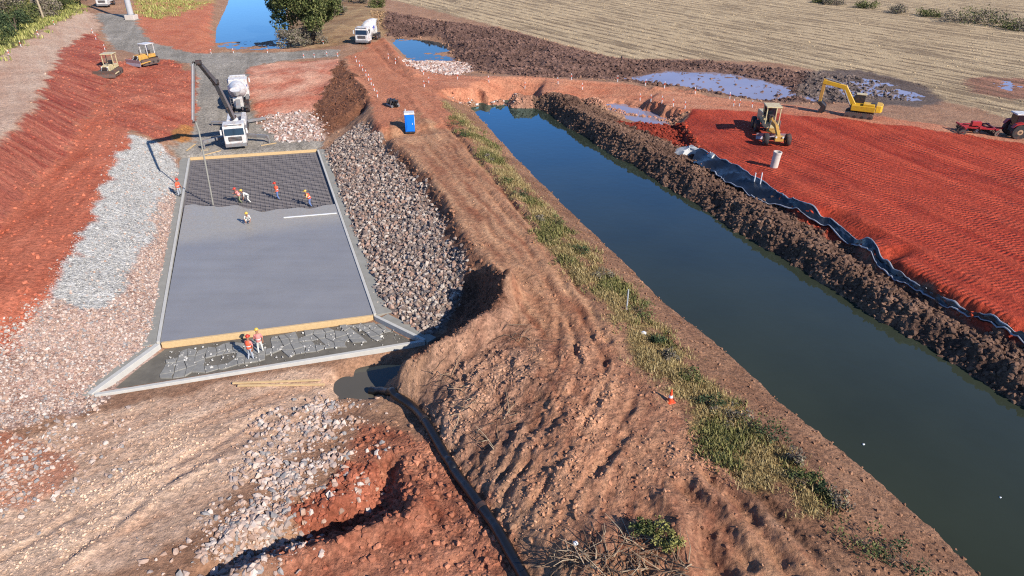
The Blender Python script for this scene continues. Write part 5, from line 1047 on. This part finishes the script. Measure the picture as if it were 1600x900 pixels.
# black membrane along the clay field, white geotextile at its end
up_l = [(1092, 233), (1130, 250), (1160, 268), (1200, 294), (1240, 313), (1290, 345), (1340, 380), (1400, 424), (1460, 455), (1520, 487), (1600, 522), (1700, 580), (1780, 628)]
lo_l = [(1080, 252), (1118, 276), (1160, 302), (1195, 318), (1240, 326), (1290, 358), (1340, 396), (1400, 438), (1460, 470), (1520, 502), (1600, 537), (1700, 596), (1780, 645)]
def resample(L, n):
    P_ = [on_ground(x, y, 2.3) for x, y in L]; d = [0]
    for a, b in zip(P_[:-1], P_[1:]): d.append(d[-1]+(b-a).length)
    return [Vector([float(np.interp(t, d, [p[i] for p in P_])) for i in range(3)]) for t in np.linspace(0, d[-1], n)]
NM = 260; ua, la = resample(up_l, NM), resample(lo_l, NM); vs, fs = [], []; ru = random.Random(5)
for i in range(NM):
    e1 = .25*math.sin(i*.09)+.14*math.sin(i*.23+2)+.06*math.sin(i*.6); e2 = .35*math.sin(i*.08+1)+.2*math.sin(i*.21)+.07*math.sin(i*.55); d = (la[i]-ua[i]).normalized(); ua[i] = ua[i]+d*e1; la[i] = la[i]+d*e2
cols_ = 7
for i in range(NM):
    for j in range(cols_):
        t = j/(cols_-1); p = lerp(ua[i], la[i], t); f = .2*math.sin(i*.22+3*math.sin(i*.06)+j*.9)+.12*math.sin(i*.5+j*2.1)+ru.uniform(-.03, .03)
        vs.append(Vector((p.x, p.y, max(gz(p.x, p.y)+.08, p.z)+.12+f*(.35+t*(1-t)*2))))
for i in range(NM-1):
    for j in range(cols_-1): a = i*cols_+j; fs.append([a, a+1, a+cols_+1, a+cols_])
ge = thing('membrane_sheet', 'long rumpled black plastic membrane edging the red clay field', 'membrane')
MB().add(vs, fs).build('sheet', 'membrane', ge, 0, True)
for nm, j in (('upper_hem', 0), ('lower_hem', cols_-1)): MB().tube([vs[i*cols_+j]+Vector((0, 0, .03)) for i in range(0 if j == 0 else 24, NM, 1)], [.035+.03*math.sin(i*.17)**2 for i in range(0 if j == 0 else 24, NM, 1)], 6).build(nm, 'hem_plastic', ge, 0, True)
def blanket(name, px, z, label, mat, seed):
    pts_ = [on_ground(x, y, z) for x, y in px]; c = sum(pts_, Vector())/len(pts_); vs, fs = [c+Vector((0, 0, .45))], []; r = random.Random(seed); n = 28
    ring = [pts_[int(k*len(pts_)/n)].lerp(pts_[(int(k*len(pts_)/n)+1) % len(pts_)], (k*len(pts_)/n) % 1) for k in range(n)]
    for rr2, h in ((.35, .42), (.7, .33), (1.0, .02)):
        for p in ring: q = c.lerp(p, rr2); vs.append(Vector((q.x, q.y, gz(q.x, q.y)+h+r.uniform(-.08, .1))))
    for k in range(n):
        fs.append([0, 1+k, 1+(k+1) % n])
        for l in range(2): fs.append([1+l*n+k, 1+l*n+(k+1) % n, 1+(l+1)*n+(k+1) % n, 1+(l+1)*n+k])
    o = MB().add(vs, fs).build(name, mat, None, 0, True); return tag(o, label, 'geotextile')
blanket('geotextile_roll', [(1052, 238), (1062, 230), (1080, 230), (1096, 234), (1098, 243), (1082, 241), (1066, 243)], 2.2, 'crumpled white geotextile at the far end of the black membrane', 'geotextile', 1)
blanket('geotextile_roll', [(1100, 248), (1110, 240), (1118, 246), (1112, 254), (1102, 254)], 2.2, 'small white geotextile scrap lying on the black membrane', 'geotextile', 2)

# poles
pb = on_ground(206, 30, 4.3)
po = thing('power_pole', 'thick grey steel pole on a pale concrete footing beside the haul road', 'pole', pb)
MB().box((0, 0, .4), (2.0, 2.0, 1.0)).build('footing', 'base_concrete', po, .06); MB().lathe([(.62, .9), (.45, 14), (.3, 26)], n=20).build('shaft', 'pole_concrete', po, 0, True); MB().lathe([(.85, .88), (.85, .98)], n=20).build('base_flange', 'grey_steel', po)
pb = on_ground(69, 31, 5.2); o = MB().tube([(0, 0, -.3), (-.25, 0, 5), (-.7, .1, 11)], [.2, .17, .13], 10).build('wooden_pole', 'old_timber', None, 0, True); o.location = pb; tag(o, 'thin leaning wooden pole among the bushes, upper left', 'pole')

# ------------------------------------------------------------------ people
def person(label, loc, rz, pose, shirt, trousers, helmet, vest=None):
    t = thing('person', label, 'person', loc, rz, 'workers in hard hats')
    J = {}
    if pose == 'stand': lean, hipz, knee, crouch = .08, .92, .03, 0
    elif pose == 'bend': lean, hipz, knee, crouch = .95, .86, .12, 0
    elif pose == 'rake': lean, hipz, knee, crouch = .45, .88, .1, 0
    else: lean, hipz, knee, crouch = .7, .45, .4, 1
    def tor(h, x=0, f=0): return Vector((x, -math.sin(lean)*h-f*math.cos(lean), hipz+math.cos(lean)*h-f*math.sin(lean)*.3))
    V, E, Rr, S = [], [], [], []
    def vtx(p, r, seg, par=None):
        V.append(Vector(p)); Rr.append(r); S.append(seg); k = len(V)-1
        if par is not None: E.append((par, k))
        return k
    pel = vtx((0, 0, hipz), .155, 't'); wa = vtx(tor(.2), .14, 's', pel); ch = vtx(tor(.42), .165, 's', wa); ne = vtx(tor(.58), .065, 'k', ch)
    hd0 = tor(.66, 0, .01); hd1 = hd0+Vector((0, -.03, .13)); h0 = vtx(hd0, .085, 'k', ne); h1 = vtx(hd1, .105, 'k', h0); vtx(hd1+Vector((0, -.01, .1)), .075, 'k', h1)
    for s in (-1, 1):
        hp = vtx((s*.1, 0, hipz-.05), .105, 't', pel); kz = .48 if not crouch else .42
        kn = vtx((s*(.13+.05*crouch), -knee-.02*s, kz), .075, 't', hp); an = vtx((s*.14, .06+(.05 if s > 0 else -.1)+.12*crouch, .1), .055, 't', kn); vtx((s*.15, (.05 if s > 0 else -.1)+.12*crouch-.16, .05), .05, 'b', an)
        sh = vtx(tor(.5, s*.19), .075, 's', ch)
        if pose == 'stand': el = Vector((s*.27, -.06, 1.14)); wr = Vector((s*.24, -.22, .95)) if s > 0 else Vector((s*.25, -.02, .9))
        elif pose == 'bend': el = tor(.42, s*.25)+Vector((0, -.1, -.25)); wr = el+Vector((-s*.05, -.1, -.24))
        elif pose == 'rake': el = tor(.35, s*.27)+Vector((0, -.12, -.1)); wr = el+Vector((-s*.12, -.2, -.08 if s > 0 else .1))
        else: el = tor(.3, s*.27)+Vector((0, -.12, -.15)); wr = el+Vector((-s*.08, -.18, -.18))
        e = vtx(el, .055, 's', sh); w_ = vtx(wr, .038, 'k', e); d = (wr-el).normalized(); pa = vtx(wr+d*.08, .042, 'k', w_)
        side = d.cross(Vector((0, 1, .3))).normalized()
        for q in range(4): vtx(wr+d*(.15+.012*(1-abs(q-1.5)))+side*(.024*(q-1.5))+Vector((0, -.01, -.02)), .011, 'k', pa)
        vtx(wr+d*.08+side*s*.06, .012, 'k', w_)
    me = bpy.data.meshes.new('body'); me.from_pydata([tuple(p) for p in V], E, []); o = bpy.data.objects.new('body', me); COL.objects.link(o)
    md = o.modifiers.new('skin', 'SKIN'); md.use_smooth_shade = True
    for i, sv_ in enumerate(me.skin_vertices[0].data): sv_.radius = (Rr[i], Rr[i]*.9); sv_.use_root = (i == 0)
    sb = o.modifiers.new('sub', 'SUBSURF'); sb.levels = sb.render_levels = 1
    dg = bpy.context.evaluated_depsgraph_get(); m2 = bpy.data.meshes.new_from_object(o.evaluated_get(dg)); bpy.data.objects.remove(o)
    m2.name = 'body'; m2.materials.clear()
    for mm in ('skin', shirt, trousers, 'boot_black'): m2.materials.append(M[mm])
    segs = [(V[a], V[b], S[b]) for a, b in E]; mi = {'k': 0, 's': 1, 't': 2, 'b': 3}
    for f in m2.polygons:
        c = f.center; best = min(segs, key=lambda g: (lambda ab, tt_: (c-(g[0]+ab*tt_)).length)(g[1]-g[0], max(0, min(1, (c-g[0]).dot(g[1]-g[0])/max((g[1]-g[0]).length_squared, 1e-9)))))
        f.material_index = mi[best[2]]; f.use_smooth = True
    b = bpy.data.objects.new('body', m2); COL.objects.link(b); b.parent = t
    ht = MB().lathe([(.165, -.01), (.168, .0), (.135, .02), (.128, .07), (.09, .125), (.02, .145)], hd1+Vector((0, -.01, .06)), (0, -.15, 1), 14).build('helmet', helmet, t, 0, True)
    MB().box(hd1+Vector((0, -.17, .05)), (.18, .12, .015)).build('helmet_peak', helmet, ht)
    for s in (-1, 1): MB().lathe([(.012, 0), (.012, .01)], hd1+Vector((s*.038, -.098, .0)), (0, -1, 0), 6).build('eye', 'boot_black', t)
    MB().prism([(hd1.y-.09, hd1.z-.01), (hd1.y-.125, hd1.z-.035), (hd1.y-.09, hd1.z-.045)], -.014, .014).build('nose', 'skin', t)
    if vest:
        mb = MB(); q = Matrix.Rotation(lean, 4, 'X'); mb.m = Matrix.Translation((0, 0, hipz)) @ q
        mb.lathe([(.17, .0), (.175, .2), (.2, .4), (.17, .5), (.1, .56)], n=14); vo_ = mb.build('vest', vest, t, 0, True)
        mb = MB(); mb.m = Matrix.Translation((0, 0, hipz)) @ q; mb.lathe([(.181, .17), (.186, .23)], n=14); mb.build('reflective_band', 'bag_white', vo_)
    return t
def sp(px, py, z): return Vector(W(px, py, z))
person('worker in red jacket standing on the strip left of the slab', sp(281, 306, .02), math.radians(70), 'stand', 'vest_orange', 'trouser_grey', 'helmet_red', 'vest_orange')
person('worker in pink and white top bending over the mesh near the pump hose', sp(376, 318, -.18), math.radians(-40), 'rake', 'shirt_pink', 'trouser_olive', 'helmet_red', 'shirt_pink')
person('worker in white shirt beside the one in pink near the pump hose', sp(390, 317, -.18), math.radians(-60), 'bend', 'shirt_white', 'shirt_white', 'helmet_yellow')
person('worker in red vest and light blue trousers alone on the mesh', sp(435, 312, -.18), math.radians(-70), 'stand', 'vest_orange', 'trouser_blue', 'helmet_red', 'vest_orange')
person('worker in yellow top and blue trousers at the right end of the pour', sp(486, 323, -.18), math.radians(-80), 'rake', 'shirt_yellow', 'trouser_blue', 'helmet_yellow', 'vest_orange')
person('worker in white crouching on the fresh concrete', sp(388, 348, 0), math.radians(20), 'crouch', 'shirt_white', 'shirt_white', 'helmet_yellow')
person('worker with red helmet and orange vest, left of two in the trench', sp(393, 562, -.34), math.radians(165), 'stand', 'shirt_pink', 'trouser_grey', 'helmet_red', 'vest_orange')
person('worker in pink top with pale helmet, right of two in the trench', sp(408, 551, -.34), math.radians(200), 'stand', 'shirt_pink', 'shirt_white', 'helmet_yellow', 'shirt_pink')

# ------------------------------------------------------------------ trees, bushes, brushwood
island_mat('leaf_olive', [(96, 104, 56), (78, 88, 46), (118, 122, 70), (64, 74, 40), (134, 134, 84)]); island_mat('leaf_dark', [(74, 90, 58), (58, 74, 46), (92, 104, 70), (48, 62, 40)]); island_mat('leaf_grey', [(142, 128, 112), (122, 110, 98), (158, 146, 124), (104, 94, 82), (136, 132, 96)]); island_mat('leaf_lime', [(160, 154, 84), (138, 134, 70), (176, 168, 104), (116, 114, 62)])
island_mat('twig', [(170, 144, 116), (132, 108, 88), (196, 172, 142), (110, 90, 74), (150, 120, 96)])
def leaves(cs, n, size, mat, name, parent, r):
    """small leaf faces spread through a set of clumps (centre, radius)"""
    cs_c = np.array([c[:3] for c in cs]); cs_r = np.array([c[3] for c in cs]); k = r.choice(len(cs), n, p=cs_r**2/np.sum(cs_r**2)); d = r.normal(size=(n, 3)); d /= np.linalg.norm(d, axis=1, keepdims=True)
    p = cs_c[k]+d*(cs_r[k]*r.random(n)**.45)[:, None]*np.array([1, 1, .8]); a = r.normal(size=(n, 3)); a /= np.linalg.norm(a, axis=1, keepdims=True); b = np.cross(a, r.normal(size=(n, 3))); b /= np.linalg.norm(b, axis=1, keepdims=True)
    s = size*r.uniform(.5, 1.2, n)[:, None]; V = np.stack([p-a*s, p+b*s*.55, p+a*s, p-b*s*.55], 1).reshape(-1, 3); Fq = np.arange(n*4).reshape(-1, 4)
    me = fast_mesh(name, V, Fq); me.materials.append(M[mat]); o = bpy.data.objects.new(name, me); COL.objects.link(o); o.parent = parent; return o
def tree(name, label, loc, h, rad, n, size, mat, seed, cat='tree', group=None, base=.35, trunk=.22, nclump=16):
    r = np.random.default_rng(seed); t = thing(name, label, cat, loc, 0, group); cs = []
    for _ in range(nclump):
        a = r.uniform(0, 6.283); q = rad*r.uniform(.1, .8)**.7; z = h*r.uniform(base, .88); q *= (1.15-.75*abs(z/h-.55)); cs.append((q*math.cos(a), q*math.sin(a), z, rad*r.uniform(.24, .45)))
    mb = MB(); mb.tube([(0, 0, -.3), (r.normal()*.1, r.normal()*.1, h*.3), (r.normal()*.25, r.normal()*.25, h*.7)], [trunk, trunk*.75, trunk*.3], 8)
    for c in cs[:9]: mb.tube([(0, 0, h*.22+.1*c[2]), (c[0]*.5, c[1]*.5, c[2]*.75), c[:3]], [trunk*.45, trunk*.3, trunk*.08], 5)
    mb.build('trunk', 'bark', t, 0, True); leaves(cs, n, size, mat, 'crown', t, r); return t
tree('tree', 'large dark olive tree on the shore of the far blue pond', on_ground(490, 64, 2.6), 12.5, 6.2, 14000, .26, 'leaf_olive', 1, nclump=26, base=.22)
tree('tree', 'dark tree leaning over the pond left of the large olive tree', on_ground(460, 52, 2.2), 11, 4.6, 8000, .26, 'leaf_dark', 2, nclump=20, base=.25)
tree('bush', 'grey leafless bush at the water edge in front of the large olive tree', on_ground(455, 76, 2.0), 3.6, 2.8, 3200, .16, 'leaf_grey', 3, 'bush', None, .1, .1)
tree('bush', 'grey brown bush on the berm right of the large olive tree', on_ground(492, 70, 2.8), 3.2, 2.6, 2600, .16, 'leaf_grey', 4, 'bush', None, .1, .1)
for k, (x, y, h, rd, mt) in enumerate(((512, 12, 5, 3.6, 'leaf_grey'), (545, 2, 5, 4, 'leaf_olive'), (572, 6, 4, 3.2, 'leaf_grey'), (528, 24, 2.5, 2.2, 'leaf_grey'), (500, 30, 4, 3, 'leaf_grey'), (590, 12, 2.2, 2.4, 'leaf_olive'))):
    tree('bush', ('grey bush far left in the scrub above the mixer truck', 'wide olive bush at the top edge above the mixer truck', 'grey bush at the top edge right of the wide olive one', 'low grey bush directly behind the mixer truck', 'grey bush between the big tree and the mixer truck', 'small olive bush where scrub meets the harvested field')[k], on_ground(x, y, 2.6), h, rd, 1500, .2, mt, 20+k, 'bush', 'scrub behind the mixer truck', .1, .1)
for k, (x, y, h, rd, mt) in enumerate(((4, 62, 3.6, 3.4, 'leaf_dark'), (-25, 75, 4.5, 4, 'leaf_olive'), (26, 50, 3.4, 3.0, 'leaf_dark'), (8, 42, 4.2, 3.4, 'leaf_olive'), (44, 38, 3.6, 3, 'leaf_olive'), (56, 28, 5, 3, 'leaf_grey'), (30, 24, 5.5, 4, 'leaf_grey'), (78, 26, 4.4, 3.2, 'leaf_grey'), (0, 22, 6, 4.5, 'leaf_grey'), (96, 17, 4, 2.8, 'leaf_olive'), (60, 10, 6, 4, 'leaf_grey'), (112, 8, 4, 2.6, 'leaf_dark'), (90, 4, 5, 3.5, 'leaf_grey'), (40, 4, 6, 4, 'leaf_grey'), (-15, 30, 6, 4, 'leaf_olive'), (52, 18, 6, 2.2, 'leaf_lime'), (125, 0, 4.5, 3, 'leaf_olive'), (-30, 50, 5, 4, 'leaf_dark'))):
    tree('bush', {'leaf_dark': 'dark green ', 'leaf_olive': 'olive ', 'leaf_grey': 'grey brown ', 'leaf_lime': 'yellow green '}[mt]+('bush nearest the pale track at the left edge', 'bush cut by the left edge near the track', 'bush beside the track, second from the left edge', 'bush behind the two nearest the left edge', 'bush beside the track left of the wooden pole', 'bush just left of the wooden pole', 'bush left of the tall yellow green shrub', 'bush just right of the wooden pole', 'bush high at the left edge of the thicket', 'bush beside the track right of the wooden pole', 'bush behind the wooden pole at the top edge', 'bush near the track end below the white truck', 'bush at the top edge right of the pole', 'bush at the top edge left of the pole', 'bush mostly cut by the left edge', 'tall shrub left of the wooden pole', 'bush closest to the white truck', 'bush out at the left edge')[k], on_ground(x, y, 5.2), h, rd, 1700, .2, mt, 50+k, 'bush', 'thicket beside the pale track', .12, .12)
for k, (x, y, h, rd) in enumerate(((1285, 5, 1.5, 2.2), (1300, 7, 1.6, 2), (1350, 12, 1.8, 2.6), (1400, 20, 1.6, 2.4), (1455, 26, 1.6, 2.4), (1500, 34, 3.0, 3.6), (1528, 36, 3.6, 4.6), (1555, 38, 3.2, 4.2), (1585, 46, 2.0, 3.2), (1612, 48, 2.0, 3.5))):
    tree('bush', ORD[k]+' bush from the left in the hedge line across the field', on_ground(x, y, 2.0), h*.75, rd*1.35, 1000, .2, 'leaf_grey' if k % 2 else 'leaf_olive', 90+k, 'bush', 'hedge across the field', .1, .1)
for k, (x, y, h, rd, n_) in enumerate(((1040, 850, 0.9, .75, 900), (1005, 835, .8, .6, 900))):
    tree('bush', ['round yellow green bush in the brushwood at the bottom edge', 'small darker bush behind the yellow green one at the bottom'][k], on_ground(x, y, 2.6), h, rd, n_, .07, 'leaf_lime' if k == 0 else 'leaf_olive', 120+k, 'bush', None, .15, .03)
# weeds with broad leaves along the canal strip
wb = [(712, 196), (728, 212), (765, 250), (790, 285), (812, 305), (842, 345), (868, 352), (905, 395), (938, 432), (1000, 490), (1030, 535), (1050, 560), (1075, 590), (1110, 635), (1140, 655), (1180, 672), (1205, 690), (1240, 720), (1255, 760), (1285, 770), (1310, 785), (1345, 850), (1405, 880)]
for k, (x, y) in enumerate(wb):
    tree('weed_clump', ORD[k]+' leafy weed clump from the far end of the canal grass strip', on_ground(x, y, 2.6), random.uniform(.4, .8), random.uniform(.5, 1.2), 420, .07, ('leaf_olive', 'leaf_dark', 'leaf_grey')[k % 3], 150+k, 'weeds', 'weed clumps along the canal', .12, .03, 9)
def brushwood(label, px, n, z, seed):
    t = thing('brushwood_pile', label, 'brushwood'); r = random.Random(seed); mb = MB()
    for k in range(n):
        x, y = r.choice(px); p = on_ground(x+r.uniform(-22, 22), y+r.uniform(-14, 14), z); a = r.uniform(0, 6.28); l = r.uniform(.4, 1.5); d = Vector((math.cos(a), math.sin(a), r.uniform(-.1, .5))); q = p+d*l; q.z = max(q.z, gz(q.x, q.y)+.02)
        mb.tube([p+Vector((0, 0, .03)), (p+q)/2+Vector((r.uniform(-.12, .12), r.uniform(-.12, .12), .1)), q+Vector((0, 0, .05))], [r.uniform(.012, .04), .018, .008], 5)
    mb.build('branches', 'twig', t)['kind'] = 'stuff'
    return t
brushwood('tangle of dry branches and roots at the bottom edge beside the yellow green bush', [(900, 870), (930, 880), (960, 860), (990, 880), (1010, 895), (960, 905), (1060, 890), (1000, 850), (880, 890)], 170, 2.4, 9)
brushwood('scattered roots and twigs on the rough spur by the hose', [(700, 590), (740, 610), (720, 640), (790, 650), (760, 690), (800, 520), (820, 530)], 60, 2.0, 10)
